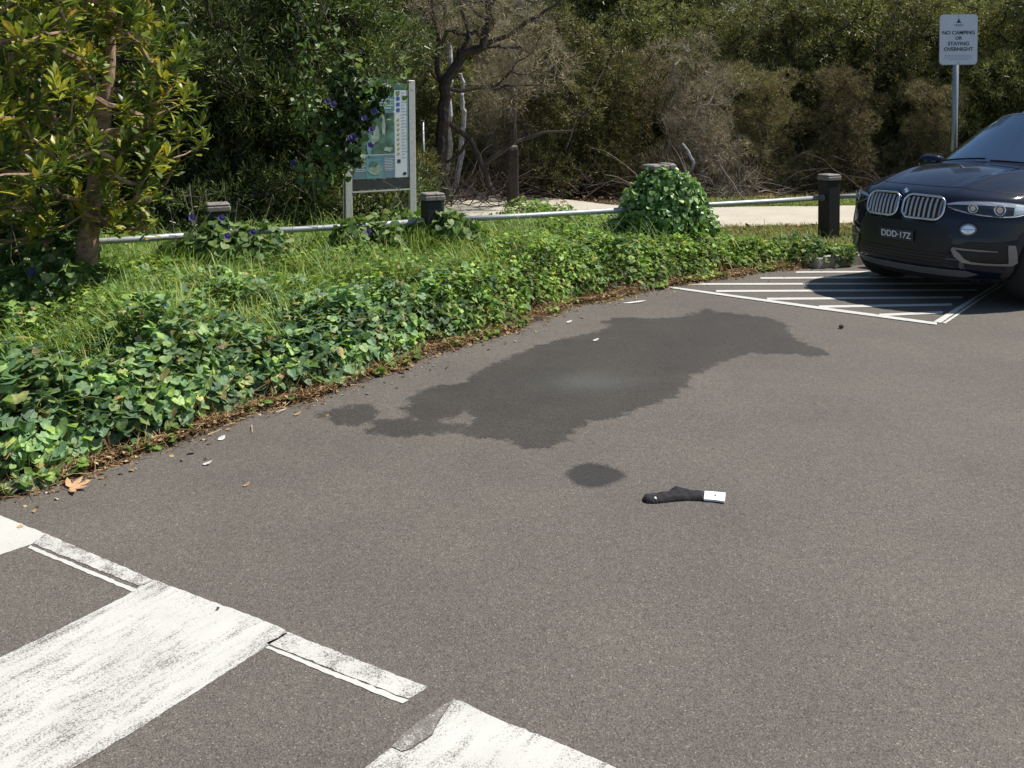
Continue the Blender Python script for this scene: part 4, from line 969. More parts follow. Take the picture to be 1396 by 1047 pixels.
for z_ in (ztop - 0.02, zbot + 0.02): MB().tube([(ox, -0.012, z_), (ox, -0.017, z_)], 0.008, 8).build('bolt', M['steel'], sg)

# ------------------------------------------------------------------ stump, thin pole, log edge behind the path
p = D(699, 262, 15.7); t = thing('timber_post', 'dark old square timber stump standing beyond the path', 'post', (p.x, 15.7, 0.08), 0.2)
MB().box((0, 0, 0.48), (0.17, 0.17, 1.06), bev=0.015).build('shaft', M['bark_dark'], t)
MB().box((0, 0, 1.035), (0.15, 0.15, 0.05), bev=0.015).build('top', M['bark_grey'], t)
p = D(579, 245, 14.6); t = thing('thin_pole', 'thin grey metal stake right of the information board', 'pole', (p.x, 14.6, 0.08))
zt2 = D(579, 166, 14.6).z - 0.08
MB().tube([(0, 0, -0.1), (-0.02, 0, zt2)], 0.022, 8).build('shaft', M['steel'], t, smooth=True)
MB().box((-0.02, 0, zt2 + 0.012), (0.05, 0.05, 0.02), bev=0.004).build('cap', M['steel'], t)
p0, p1 = G(575, 276, 0.1), G(645, 270, 0.1); t = thing('edging_log', 'weathered log edging at the far end of the sandy path', 'log', ((p0.x + p1.x) / 2, (p0.y + p1.y) / 2, 0.20), math.atan2(p1.y - p0.y, p1.x - p0.x))
L = (p1 - p0).length; MB().tube([(-L / 2, 0, 0), (0, 0.02, 0.005), (L / 2, 0, 0)], [0.085, 0.095, 0.08], 12).build('log', M['bark_grey'], t, smooth=True)

# ------------------------------------------------------------------ sock with its label
M['sock'] = simple('black_knit', (0.016, 0.015, 0.018), 0.95, var=0.5, scale=260, bstr=0.6)
M['tagwhite'] = simple('white_cloth', (0.72, 0.72, 0.74), 0.8, var=0.06, scale=60)
zz = lambda x, y: g2(740 + x / 4.6533, 600 + y / 4.6533)
so_ = [(632, 380), (640, 366), (655, 357), (700, 352), (750, 350), (785, 344), (805, 328), (835, 320), (870, 318), (905, 324), (935, 334), (985, 341), (1028, 346), (1024, 372), (1022, 390), (985, 388), (930, 386), (860, 390), (800, 396), (750, 402), (700, 406), (655, 402), (638, 394)]
so_w = resample([zz(*p) for p in so_] + [zz(*so_[0])], 0.008)[:-1]
c0 = so_w.mean(0)
sk = thing('sock', 'black sock with white toe stripe and white cuff lying flat on the asphalt', 'sock', (c0[0], c0[1], 0.004))
def puffy(outline, hgt, step, name, m, parent):
    """low cushion over an outline, real thickness"""
    a = np.array(outline); lo_, hi_ = a.min(0) - step, a.max(0) + step
    xs = np.arange(lo_[0], hi_[0], step); ys = np.arange(lo_[1], hi_[1], step)
    X_, Y_ = np.meshgrid(xs, ys); Pp = np.column_stack([X_.ravel(), Y_.ravel()]); s_ = sdf_poly(Pp, a)
    zt3 = np.where(s_ > 0, hgt * np.sqrt(np.clip(s_ / 0.012, 0, 1)), 0) * (1 + 0.45 * fnoise(Pp[:, 0], Pp[:, 1], 90, 71)) - 0.001
    ii = np.arange(len(Pp)).reshape(X_.shape); ok = (s_ > -step * 0.6).reshape(X_.shape)
    q_ = []
    for i in range(len(ys) - 1):
        for j in range(len(xs) - 1):
            if ok[i, j] and ok[i + 1, j] and ok[i, j + 1] and ok[i + 1, j + 1]: q_.append((ii[i, j], ii[i, j + 1], ii[i + 1, j + 1], ii[i + 1, j]))
    q_ = np.array(q_); us, inv = np.unique(q_, return_inverse=True); q_ = inv.reshape(-1, 4)
    Pk = Pp[us].copy(); sk_ = s_[us]
    return mesh_np(name, np.column_stack([Pk, zt3[us]]), q_, m, parent, smooth=True)
puffy(so_w - c0, 0.018, 0.0028, 'foot', M['sock'], sk)
def slab(outline, z0, z1, name, m, parent):
    k = len(outline); v = [(p[0], p[1], z0) for p in outline] + [(p[0], p[1], z1) for p in outline]
    f = [tuple(range(k)), tuple(range(2 * k - 1, k - 1, -1))] + [(i, (i + 1) % k, k + (i + 1) % k, k + i) for i in range(k)]
    return MB().add(v, f).build(name, m, parent)
slab([np.array(zz(*p)) - c0 for p in [(1027, 339), (1090, 343), (1160, 350), (1157, 378), (1152, 405), (1090, 396), (1022, 391)]], 0.001, 0.009, 'cuff', M['tagwhite'], sk)
slab([np.array(zz(*p)) - c0 for p in [(703, 372), (715, 376), (723, 402), (711, 398)]], 0.008, 0.0175, 'toe_stripe', M['tagwhite'], sk)
slab([np.array(zz(*p)) - c0 for p in [(1086, 366), (1098, 364), (1102, 369), (1094, 372)]], 0.0092, 0.0105, 'cuff_mark', M['ink'], sk)

# ------------------------------------------------------------------ small bits on the asphalt
M['scrap'] = simple('pale_scrap', (0.66, 0.64, 0.60), 0.8, var=0.1); M['orange_leaf'] = simple('dry_orange_leaf', (0.52, 0.30, 0.16), 0.8, var=0.25, scale=40)
def bit(name, lab, cat, px, py, L, Wd, rz, m, n=1):
    p = G(px, py); t = thing(name, lab, cat, (p.x, p.y, 0.004), rz); mb = MB()
    for i in range(n):
        a = i * 0.75 - (n - 1) * 0.37; c_, s_ = math.cos(a), math.sin(a); v = []
        for u_, w_, z_ in ((0, 0, 0.002), (0.3, 0.5, 0.004), (0.7, 0.42, 0.012), (1, 0, 0.018), (0.7, -0.42, 0.008), (0.3, -0.5, 0.002)):
            x_, y_ = u_ * L, w_ * Wd; v.append((x_ * c_ - y_ * s_, x_ * s_ + y_ * c_, z_ + 0.001 * i))
        v += [(a_, b_, c__ - 0.002) for a_, b_, c__ in v]
        mb.add(v, [(0, 1, 2, 3, 4, 5), (11, 10, 9, 8, 7, 6)] + [(i_, 6 + i_, 6 + (i_ + 1) % 6, (i_ + 1) % 6) for i_ in range(6)])
    mb.build('leaf' if 'leaf' in name or 'leaves' in name else 'piece', m, t); return t
bit('dry_leaves', 'bunch of curled orange dry leaves at the asphalt edge in the left foreground', 'dry leaves', 95, 667, 0.10, 0.028, 0.6, M['orange_leaf'], 5)
bit('paper_scrap', 'small white scrap on the asphalt below the leafy edge', 'litter', 276, 634, 0.05, 0.03, 0.1, M['scrap'])
bit('paper_scrap', 'white fleck close to the leaf litter at the foreground edge', 'litter', 297, 601, 0.045, 0.04, 0.8, M['scrap'])
bit('paper_scrap', 'tiny white fleck on the upper part of the dark wet stain', 'litter', 808, 465, 0.05, 0.04, 0.1, M['scrap'])
bit('paper_scrap', 'tiny white fleck near the edge between verge and stain', 'litter', 772, 440, 0.05, 0.05, 0.1, M['scrap'])
bit('dry_leaf', 'single yellowish leaf lying on the asphalt left of the stain', 'dry leaf', 331, 664, 0.035, 0.018, 0.4, M['orange_leaf'])
bit('dry_leaf', 'brown leaf on the asphalt just outside the verge litter', 'dry leaf', 400, 567, 0.045, 0.02, 0.3, M['orange_leaf'])
bit('twig', 'pale straight twig at the asphalt edge left of the hatching', 'twig', 848, 414, 0.24, 0.035, 0.2, M['scrap'])
p = G(1147, 448); t = thing('pebble', 'dark pebble on the asphalt in front of the hatching', 'stone', (p.x, p.y, 0.01))
def rock(r_, m, par):
    v = []; f = []; n, k = 8, 6
    for i in range(1, k):
        for j in range(n):
            a, b = math.pi * i / k, 2 * math.pi * j / n; q_ = r_ * rng.uniform(0.8, 1.15); v.append((q_ * math.sin(a) * math.cos(b), q_ * math.sin(a) * math.sin(b), 0.7 * q_ * math.cos(a) + r_ * 0.4))
    v += [(0, 0, r_ * 1.1), (0, 0, -r_ * 0.3)]; T, B = len(v) - 2, len(v) - 1
    for i in range(k - 2):
        for j in range(n): f.append((i * n + j, (i + 1) * n + j, (i + 1) * n + (j + 1) % n, i * n + (j + 1) % n))
    for j in range(n): f.append((T, j, (j + 1) % n)); f.append((B, (k - 2) * n + (j + 1) % n, (k - 2) * n + j))
    return MB().add(v, f).build('stone', m, par)
rock(0.022, M['bark_dark'], t)
p = G(297, 832); t = thing('pebble', 'black speck of stone on the white bar in the foreground', 'stone', (p.x, p.y, 0.006)); rock(0.006, M['ink'], t)

#CAR#
# ------------------------------------------------------------------ parked car
M['car_paint'] = None
def car_paint():
    m, n, l = mat('car_paint'); tc = n.new('ShaderNodeTexCoord').outputs['Object']
    t = noise(n, l, 900, 2, 0.5, tc); d_ = noise(n, l, 5, 5, 0.7, tc)
    r = ramp(n, l, t.outputs[0], [(0.35, (0.004, 0.006, 0.014)), (0.7, (0.009, 0.015, 0.034))])
    c = mixc(n, l, mathn(n, l, 'MULTIPLY', smooth01(n, l, d_.outputs[0], 0.5, 0.75), 0.05), r.outputs[0], (0.25, 0.22, 0.18))
    b = bsdf(n, l, c, 0.7, 0.0, spec=0.03, coat=0.85); b.inputs['Coat Roughness'].default_value = 0.05; b.inputs['Coat Tint'].default_value = (0.75, 0.88, 1, 1)
    return m
M['car_paint'] = car_paint()
M['car_black'] = simple('black_trim', (0.010, 0.010, 0.011), 0.45, var=0.2, scale=60)
M['car_plastic'] = simple('grey_black_plastic', (0.025, 0.025, 0.027), 0.7, var=0.2, scale=60)
M['tyre'] = simple('tyre_rubber', (0.018, 0.018, 0.018), 0.85, var=0.3, scale=60)
M['chrome'] = simple('chrome', (0.72, 0.73, 0.75), 0.18, 1.0, var=0.05)
M['satin'] = simple('satin_silver', (0.27, 0.28, 0.29), 0.35, 0.75, var=0.08)
M['slat'] = simple('grille_slat', (0.46, 0.45, 0.44), 0.4, 0.6, var=0.08)
M['skid'] = simple('skid_grey', (0.16, 0.16, 0.16), 0.5, 0.3, var=0.1)
M['reflector_glint'] = simple('lamp_glint_pale', (0.72, 0.76, 0.74), 0.35, 0.2, var=0.15, scale=50)  # pale colour stands in for light caught by the headlight lens
M['seat'] = simple('pale_seat', (0.55, 0.60, 0.55), 0.7, var=0.1)
M['head'] = simple('pale_trim', (0.62, 0.66, 0.62), 0.8, var=0.05)
M['badge_blue'] = simple('badge_blue', (0.05, 0.20, 0.50), 0.3, var=0.05)
def glass(name, tint, gl):
    m, n, l = mat(name); tr = n.new('ShaderNodeBsdfTransparent'); tr.inputs[0].default_value = (*tint, 1)
    g = n.new('ShaderNodeBsdfGlossy'); g.inputs['Roughness'].default_value = 0.02; g.inputs[0].default_value = (0.72, 0.88, 1, 1)
    lw = n.new('ShaderNodeLayerWeight'); lw.inputs[0].default_value = 0.25
    tx = noise(n, l, 3, 3, 0.5, n.new('ShaderNodeTexCoord').outputs['Object'])
    fac = mathn(n, l, 'MULTIPLY_ADD', lw.outputs['Fresnel'], 0.8, gl); fac = mathn(n, l, 'ADD', fac, mathn(n, l, 'MULTIPLY', tx.outputs[0], 0.01))
    mx = n.new('ShaderNodeMixShader'); l.new(fac, mx.inputs[0]); l.new(tr.outputs[0], mx.inputs[1]); l.new(g.outputs[0], mx.inputs[2])
    o = n.new('ShaderNodeOutputMaterial'); l.new(mx.outputs[0], o.inputs[0]); return m
M['screen'] = glass('windscreen_glass', (0.88, 0.95, 0.95), 0.30); M['sideglass'] = glass('side_glass', (0.12, 0.14, 0.15), 0.08); M['lens'] = glass('lens_glass', (0.92, 0.95, 0.97), 0.02)

PHI = R(62.0)
CX, CY = 3.575, 8.70
car = thing('parked_car', 'dark navy four wheel drive car with twin grilles nosing onto the painted hatching', 'car', (CX, CY, 0.004), math.atan2(-math.cos(PHI), -math.sin(PHI)))
zk = [0.20, 0.26, 0.34, 0.45, 0.55, 0.62, 0.70, 0.80, 0.90, 0.97, 1.00]
fxk = [-0.20, -0.08, -0.02, 0.0, 0.0, -0.008, -0.025, -0.045, -0.075, -0.115, -0.15]
wk = [0.80, 0.885, 0.935, 0.96, 0.968, 0.970, 0.970, 0.968, 0.955, 0.935, 0.92]
CA, CN = 0.80, 2.6
fxf = lambda z: float(np.interp(z, zk, fxk)); wf = lambda z: float(np.interp(z, zk, wk))
def ft(t, z):
    t = min(1.0, abs(t)); return fxf(z) - 0.10 * t * t - CA * (1 - max(0.0, 1 - t ** CN) ** (1 / CN))
def zadj(t, z): return z - 0.055 * abs(t) ** 4 * min(1, z) ** 3
def S(y, z, off=0.0):
    """point on the nose at lateral y and level z"""
    w_ = wf(z); t = max(-0.999, min(0.999, y / w_)); e = 0.004
    x = ft(t, z); t2 = max(-1, min(1, t + e)); t1 = max(-1, min(1, t - e))
    dx = (ft(t2, z) - ft(t1, z)) / ((t2 - t1) * w_); nx_, ny_ = 1.0, -dx; k = math.hypot(nx_, ny_); nx_ /= k; ny_ /= k
    return Vector((x + nx_ * off, y + ny_ * off, zadj(t, z)))
NU, NS, NR = 72, 84, 30
ringp = [('f', -1 + 2 * i / NU) for i in range(NU + 1)] + [('l', i / NS) for i in range(1, NS)] + [('r', 1 - 2 * i / NR) for i in range(NR + 1)] + [('R', 1 - i / NS) for i in range(1, NS)]
def lower(p, z):
    k, q = p; w_ = wf(z); xf = fxf(z) - 0.10 - CA; rx = -4.886 + 0.10 * (z > 0.6) * (z - 0.6) + (0.10 if z < 0.3 else 0.0); xr = rx + 0.55
    if k == 'f': t = math.sin(q * math.pi / 2); return (ft(t, z), w_ * t, zadj(t, z))
    if k == 'r': t = math.sin(q * math.pi / 2); a_ = abs(t); return (rx + 0.06 * t * t + 0.49 * (1 - max(0, 1 - a_ ** 3.2) ** (1 / 3.2)), w_ * t, zadj(1 if a_ > 1 else a_, z))
    if k == 'l': return (xf + (xr - xf) * q, w_, zadj(1, z))
    return (xf + (xr - xf) * q, -w_, zadj(1, z))
def green(p, v):
    k, q = p; wg = 0.80 - 0.19 * v ** 1.2; zb_ = 1.135 + 0.525 * v; xf = -1.27 - 0.86 * v; xr = -4.74 + 0.36 * v; xfc = xf - 0.34; xrc = xr + 0.30
    if k == 'f': t = math.sin(q * math.pi / 2); a_ = abs(t); return (xf - 0.14 * t * t - 0.20 * (1 - max(0, 1 - a_ ** 3) ** (1 / 3)), wg * t, zb_ + (0.075 * (1 - v) + 0.045 * v) * (1 - t * t))
    if k == 'r': t = math.sin(q * math.pi / 2); a_ = abs(t); return (xr + 0.10 * t * t + 0.20 * (1 - max(0, 1 - a_ ** 3) ** (1 / 3)), wg * t, zb_ + 0.045 * v * (1 - t * t))
    x = xfc + (xrc - xfc) * q; return (x, wg if k == 'l' else -wg, zb_ + 0.03 * v * math.sin(math.pi * q))
rows_ = []; kinds = []
for z in np.concatenate([np.linspace(0.20, 0.34, 6), np.linspace(0.36, 1.0, 26)]): rows_.append([lower(p, float(z)) for p in ringp]); kinds.append('low')
A = rows_[-1]; B_ = [green(p, 0.0) for p in ringp]
for s_ in np.linspace(0, 1, 19)[1:]:
    r_ = []
    for p, a, b in zip(ringp, A, B_):
        x = a[0] + (b[0] - a[0]) * s_; y = a[1] + (b[1] - a[1]) * s_
        z = a[2] + (b[2] - a[2]) * (1 - (1 - s_) ** 1.9)
        if p[0] == 'f':
            yr = 0.42 + 0.16 * s_; bump = 0.020 * math.exp(-((abs(y) - yr) / 0.055) ** 2) + 0.012 * (1 / (1 + math.exp((abs(y) - yr) / 0.02)))
            z += bump * math.sin(math.pi * min(1, s_ * 1.02)) ** 0.6
        r_.append((x, y, z))
    rows_.append(r_); kinds.append('deck')
VG = [0.02, 0.05, 0.10, 0.25, 0.4, 0.55, 0.7, 0.82, 0.91, 0.96, 1.0]
for v_ in VG: rows_.append([green(p, v_) for p in ringp]); kinds.append(('g', v_))
T = rows_[-1]; cxr = (-1.27 - 0.86 - 4.38) / 2
for s_ in (0.06, 0.2, 0.45, 0.75, 1.0):
    rows_.append([(a[0] + (cxr - a[0]) * s_ * 0.97, a[1] * (1 - s_ * 0.98), a[2] + 0.055 * math.sin(s_ * math.pi / 2)) for a in T]); kinds.append('roof')
nr_ = len(ringp); Vc = np.array(rows_).reshape(-1, 3)
WX = (-0.88, -3.80); WR, AR = 0.375, 0.43
bodyF, glassF = [], {'windscreen': [], 'side_window_left': [], 'side_window_right': [], 'rear_window': []}
for i in range(len(rows_) - 1):
    for j in range(nr_):
        q_ = (i * nr_ + j, i * nr_ + (j + 1) % nr_, (i + 1) * nr_ + (j + 1) % nr_, (i + 1) * nr_ + j)
        c_ = Vc[list(q_)].mean(0)
        if kinds[i] == 'low' or kinds[i + 1] == 'low':
            if any(math.hypot(c_[0] - wx, c_[2] - WR) < AR for wx in WX) and abs(c_[1]) > 0.55: continue
        kk, qq = ringp[j]
        if isinstance(kinds[i], tuple) and isinstance(kinds[i + 1], tuple):
            v_ = kinds[i][1]
            if kk == 'f' and 0.04 < v_ < 0.95 and abs(qq + 1 / NU) < 0.94: glassF['windscreen'].append(q_); continue
            if kk in 'lR' and 0.09 < v_ < 0.90:
                xx = c_[0]; lo_x = -1.75 - 0.75 * v_
                if xx < lo_x and xx > -4.35 and not (-2.92 < xx < -2.80) and not (-3.95 < xx < -3.85): glassF['side_window_left' if kk == 'l' else 'side_window_right'].append(q_); continue
            if kk == 'r' and 0.09 < v_ < 0.90 and abs(qq) < 0.8: glassF['rear_window'].append(q_); continue
        bodyF.append(q_)
def sub(faces, name, m, off=0.0, parent=car):
    fz_ = np.array(faces); us, inv = np.unique(fz_, return_inverse=True); v = Vc[us].copy()
    return mesh_np(name, v, inv.reshape(-1, 4), m, parent, smooth=True)
# pull the cut arch borders onto the circle
cnt_ = {}
for q_ in bodyF:
    for a in q_: cnt_[a] = cnt_.get(a, 0) + 1
for a, c_ in cnt_.items():
    if c_ < 4 and abs(Vc[a, 1]) > 0.55 and a >= nr_:
        for wx in WX:
            dx, dz = Vc[a, 0] - wx, Vc[a, 2] - WR; r_ = math.hypot(dx, dz)
            if abs(r_ - AR) < 0.045 and Vc[a, 2] < 0.95: Vc[a, 0] = wx + dx * AR / r_; Vc[a, 2] = WR + dz * AR / r_
bo = sub(bodyF, 'body', M['car_paint'])
sub(glassF['windscreen'], 'windscreen', M['screen'])
for k_ in ('side_window_left', 'side_window_right'): sub(glassF[k_], 'side_window', M['sideglass'])
sub(glassF['rear_window'], 'rear_window', M['sideglass'])
def yside(x, z):
    w_ = wf(z)
    if x < fxf(z) - 0.10 - CA: return w_
    lo_, hi_ = 0.0, 1.0
    for _ in range(40):
        mm = (lo_ + hi_) / 2
        if ft(mm, z) > x: lo_ = mm
        else: hi_ = mm
    return w_ * lo_
for wx in WX:
    for sd in (-1, 1):
        mb = MB(); v = []; n_a = 40
        for k in range(n_a + 1):
            a = R(-22) + R(224) * k / n_a
            for rr, dy_ in ((AR - 0.005, -0.02), (AR - 0.005, 0.006), (AR + 0.055, 0.006), (AR + 0.06, -0.004)):
                x = wx + rr * math.cos(a); z = max(0.20, WR + rr * math.sin(a)); zz_ = min(z / 1.0, 0.99); v.append((x, sd * (yside(x, zz_) + dy_), z))
        f = []
        for k in range(n_a):
            for q in range(3): b = k * 4 + q; f.append((b, b + 1, b + 5, b + 4) if sd > 0 else (b, b + 4, b + 5, b + 1))
        mb.add(v, f).build('arch_trim', M['car_plastic'], car)
# floor block and dark cabin tub
mb = MB(); mb.box((-2.45, 0, 0.42), (4.5, 1.16, 0.38), bev=0.05); mb.box((-0.88, 0, 0.62), (1.1, 1.0, 0.5), bev=0.05); mb.box((-3.8, 0, 0.60), (1.1, 1.1, 0.5), bev=0.05); mb.box((-2.35, 0, 0.45), (2.0, 1.78, 0.30), bev=0.05)
mb.build('underbody', M['car_black'], car)
# cabin
mb = MB(); v = []
for i in range(21):
    y = -0.76 + 1.52 * i / 20; e_ = 1 - (y / 0.80) ** 2
    v += [(-1.42 - 0.22 * (1 - e_), y, 1.05 + 0.04 * e_), (-1.85, y, 1.10 + 0.03 * e_), (-2.02, y, 1.02), (-2.02, y, 0.75)]
f = []
for i in range(20):
    for q in range(3): b = i * 4 + q; f.append((b, b + 1, b + 5, b + 4))
mb.add(v, f).build('dashboard', M['car_plastic'], car, smooth=True)
for sy in (-0.38, 0.38):
    mb = MB(); mb.box((-2.75, sy, 0.78), (0.52, 0.52, 0.20), bev=0.05)
    mb.tube([(-2.98, sy, 0.80), (-3.04, sy, 1.0), (-3.12, sy, 1.24)], [0.21, 0.22, 0.17], 12); mb.box((-3.14, sy, 1.40), (0.11, 0.30, 0.22), bev=0.045)
    mb.build('front_seat', M['seat'], car, smooth=False)
mb = MB(); mb.box((-3.75, 0, 0.80), (0.50, 1.3, 0.22), bev=0.05); mb.box((-3.98, 0, 1.08), (0.16, 1.3, 0.50), bev=0.05); mb.build('rear_seat', M['seat'], car)
sw_ = []
for k in range(25): a = 2 * math.pi * k / 24; sw_.append((-2.16 + 0.07 * math.sin(a) , -0.38 + 0.185 * math.cos(a), 1.06 + 0.17 * math.sin(a)))
mb = MB(); mb.tube(sw_, 0.015, 8, cap=False); mb.tube([(-2.02, -0.38, 1.02), (-2.16, -0.38, 1.06)], 0.03, 8); mb.tube([(-2.16, -0.55, 1.06), (-2.16, -0.21, 1.06)], 0.02, 6)
mb.build('steering_wheel', M['car_black'], car, smooth=True)
for sd in (-1, 1):
    v = []; f = []
    for k in range(13):
        v_ = 0.04 + 0.90 * k / 12
        for u_ in (0.93, 0.60):
            p = green(('f', u_ * sd), v_); v.append((p[0] - 0.035, p[1] * 0.985, p[2] - 0.02))
    for k in range(12): f.append((2 * k, 2 * k + 1, 2 * k + 3, 2 * k + 2))
    MB().add(v, f).build('pillar_trim', M['head'], car)
# grilles
def rr_loop(y0, y1, z0, z1, rr, n=8):
    out = []
    for cy_, cz_, a0 in ((y1 - rr, z1 - rr, 0), (y0 + rr, z1 - rr, 90), (y0 + rr, z0 + rr, 180), (y1 - rr, z0 + rr, 270)):
        for k in range(n + 1): a = R(a0 + 90 * k / n); out.append((cy_ + rr * math.cos(a), cz_ + rr * math.sin(a)))
    return out
def patch(name, loop, off, m, parent, mid=None):
    """fill an outline on the nose by rings shrinking to its centre"""
    cy_ = sum(p[0] for p in loop) / len(loop); cz_ = sum(p[1] for p in loop) / len(loop); v = []; f = []; k = len(loop); NRg = 6
    for i in range(NRg):
        s_ = 1 - i / NRg
        for y, z in loop: v.append(S(cy_ + (y - cy_) * s_, cz_ + (z - cz_) * s_, off if i else off - 0.003))
    v.append(S(cy_, cz_, off))
    for i in range(NRg - 1):
        for j in range(k): f.append((i * k + j, i * k + (j + 1) % k, (i + 1) * k + (j + 1) % k, (i + 1) * k + j))
    for j in range(k): f.append(((NRg - 1) * k + j, (NRg - 1) * k + (j + 1) % k, NRg * k))
    return MB().add(v, f).build(name, m, parent, smooth=True)
for sd in (-1, 1):
    a0, a1 = sorted((sd * 0.028, sd * 0.415)); lp_ = rr_loop(a0, a1, 0.768, 0.968, 0.075)
    lp_ = [(y, z + (0.010 if z > 0.87 else 0) * (1 - abs(y) / 0.42)) for y, z in lp_]
    g_ = patch('grille', lp_, 0.004, M['car_black'], car)
    fr = MB(); fr.tube([S(y, z, 0.016) for y, z in lp_ + [lp_[0]]], 0.0115, 8, cap=False); fr.build('grille_frame', M['chrome'], g_, smooth=True)
    mb = MB()
    for k in range(8):
        y = a0 + (a1 - a0) * (k + 0.75) / 8.5; e_ = min(y - a0, a1 - y); ins = 0.075 - math.sqrt(max(0, 0.075 ** 2 - max(0, 0.075 - e_) ** 2))
        zs = [0.780 + ins, 0.82, 0.865, 0.91, 0.957 - ins]
        v = []
        for z in zs: c0_ = S(y - 0.011, z, 0.006); c1_ = S(y, z, 0.020); c2_ = S(y + 0.011, z, 0.006); v += [c0_, c1_, c2_]
        f = []
        for q in range(4): b = q * 3; f += [(b, b + 1, b + 4, b + 3), (b + 1, b + 2, b + 5, b + 4)]
        mb.add(v, f)
    mb.build('slats', M['slat'], g_)
# emblem on the bonnet edge
e0 = S(0, 0.985, 0.0); em = bpy.data.objects.new('emblem', None)
def disc(name, r_, m, parent, x_, secs=(0, 360), th=0.004):
    v = [(0, 0, x_)]; n = 24; a0, a1 = secs; f = []
    for k in range(n + 1): a = R(a0 + (a1 - a0) * k / n); v.append((r_ * math.cos(a), r_ * math.sin(a), x_))
    for k in range(n): f.append((0, k + 1, k + 2))
    return v, f
mb = MB(); rot = Matrix.Translation((e0.x - 0.002, 0, 0.998)) @ Matrix.Rotation(R(52), 4, 'Y')
for r_, x_, mm_, secs in ((0.043, 0.004, 0, (0, 360)), (0.040, 0.0055, 1, (0, 360)), (0.029, 0.007, 0, (0, 360)), (0.026, 0.0085, 2, (0, 90)), (0.026, 0.0085, 3, (90, 180)), (0.026, 0.0085, 2, (180, 270)), (0.026, 0.0085, 3, (270, 360))):
    v, f = disc('', r_, None, None, x_, secs); mb.add([rot @ Vector(p) for p in v], f, mm_)
bpy.data.objects.remove(em)
mb.build('emblem', [M['chrome'], M['ink'], M['tagwhite'], M['badge_blue']], car)
# headlights
for sd in (-1, 1):
    top = [(0.43, 0.925), (0.50, 0.945), (0.60, 0.958), (0.70, 0.965), (0.80, 0.965), (0.87, 0.958), (0.915, 0.945), (0.932, 0.925)]
    bot = [(0.925, 0.900), (0.90, 0.865), (0.86, 0.838), (0.80, 0.828), (0.70, 0.832), (0.60, 0.845), (0.50, 0.868), (0.44, 0.893)]
    lp_ = [(sd * y, z) for y, z in top + bot]; lp_ = [tuple(p) for p in resample([np.array(p) for p in lp_ + [lp_[0]]], 0.02)[:-1]]
    h_ = patch('headlight', lp_, 0.004, M['car_black'], car)
    mb = MB(); tl = [(sd * y, z - 0.010) for y, z in top[1:]] + [(sd * y, z - 0.045) for y, z in reversed(top[2:])]
    band = [(sd * y, z - 0.006) for y, z in top]
    v = []; f = []
    for i, (y, z) in enumerate(band): hgt = 0.010 + 0.024 * math.sin(math.pi * i / (len(band) - 1)) ** 0.7; v += [S(y, z, 0.014), S(y, z - hgt, 0.009)]
    for i in range(len(band) - 1): f.append((2 * i, 2 * i + 1, 2 * i + 3, 2 * i + 2))
    mb.add(v, f); mb.build('brow_glint', M['tagwhite'], h_)  # white band painted as the bright reflection along the headlight's top edge
    for yy, rr in ((0.62, 0.036), (0.775, 0.044)):
        c0_ = S(sd * yy, 0.893, 0.008); c2_ = S(sd * yy, 0.893, 0.03); ax = (c2_ - c0_).normalized(); u_ = Vector((0, 0, 1)); q2 = ax.cross(u_)
        mb = MB(); lp2 = [c0_ + ax * 0.012 + (u_ * math.sin(2 * math.pi * k / 20) + q2 * math.cos(2 * math.pi * k / 20)) * rr for k in range(21)]; mb.tube(lp2, 0.006, 6, cap=False)
        mb.add([c0_ + ax * 0.012 + (u_ * math.sin(2 * math.pi * k / 20) + q2 * math.cos(2 * math.pi * k / 20)) * rr * 0.62 for k in range(20)], [tuple(range(20))]); mb.build('projector', M['chrome'], h_, smooth=False)
    patch('reflector_glint', [tuple(p) for p in resample([np.array((sd * y, z)) for y, z in [(0.835, 0.955), (0.90, 0.948), (0.93, 0.925), (0.915, 0.895), (0.885, 0.86), (0.85, 0.845), (0.835, 0.955)]], 0.02)[:-1]], 0.012, M['reflector_glint'], h_)  # pale corner patch, painted bright for the lens catching light
    mb = MB(); mb.tube([S(sd * y, z, 0.012) for y, z in bot], 0.0055, 6); mb.build('lower_trim', M['satin'], h_, smooth=True)
    patch('lens', lp_, 0.024, M['lens'], h_)
# lower bumper
def lp_box(y0, y1, z0, z1): return [tuple(p) for p in resample([np.array(p) for p in [(y0, z0), (y1, z0), (y1, z1), (y0, z1), (y0, z0)]], 0.03)[:-1]]
ci = [tuple(p) for p in resample([np.array(p) for p in [(-0.52, 0.35), (0.52, 0.35), (0.48, 0.48), (0.53, 0.62), (0.45, 0.735), (-0.45, 0.735), (-0.53, 0.62), (-0.48, 0.48), (-0.52, 0.35)]], 0.03)[:-1]]
it = patch('lower_intake', ci, 0.003, M['car_black'], car)
mb = MB()
for z in (0.385, 0.415, 0.445, 0.475): mb.tube([S(y, z, 0.006) for y in np.linspace(-0.46, 0.46, 15)], 0.004, 4)
mb.build('mesh_bars', M['car_plastic'], it)
skid = [tuple(p) for p in resample([np.array(p) for p in [(-0.66, 0.300), (-0.56, 0.262), (0.56, 0.262), (0.66, 0.300), (0.60, 0.330), (-0.60, 0.330), (-0.66, 0.300)]], 0.03)[:-1]]
patch('skid_strip', skid, 0.010, M['skid'], car)
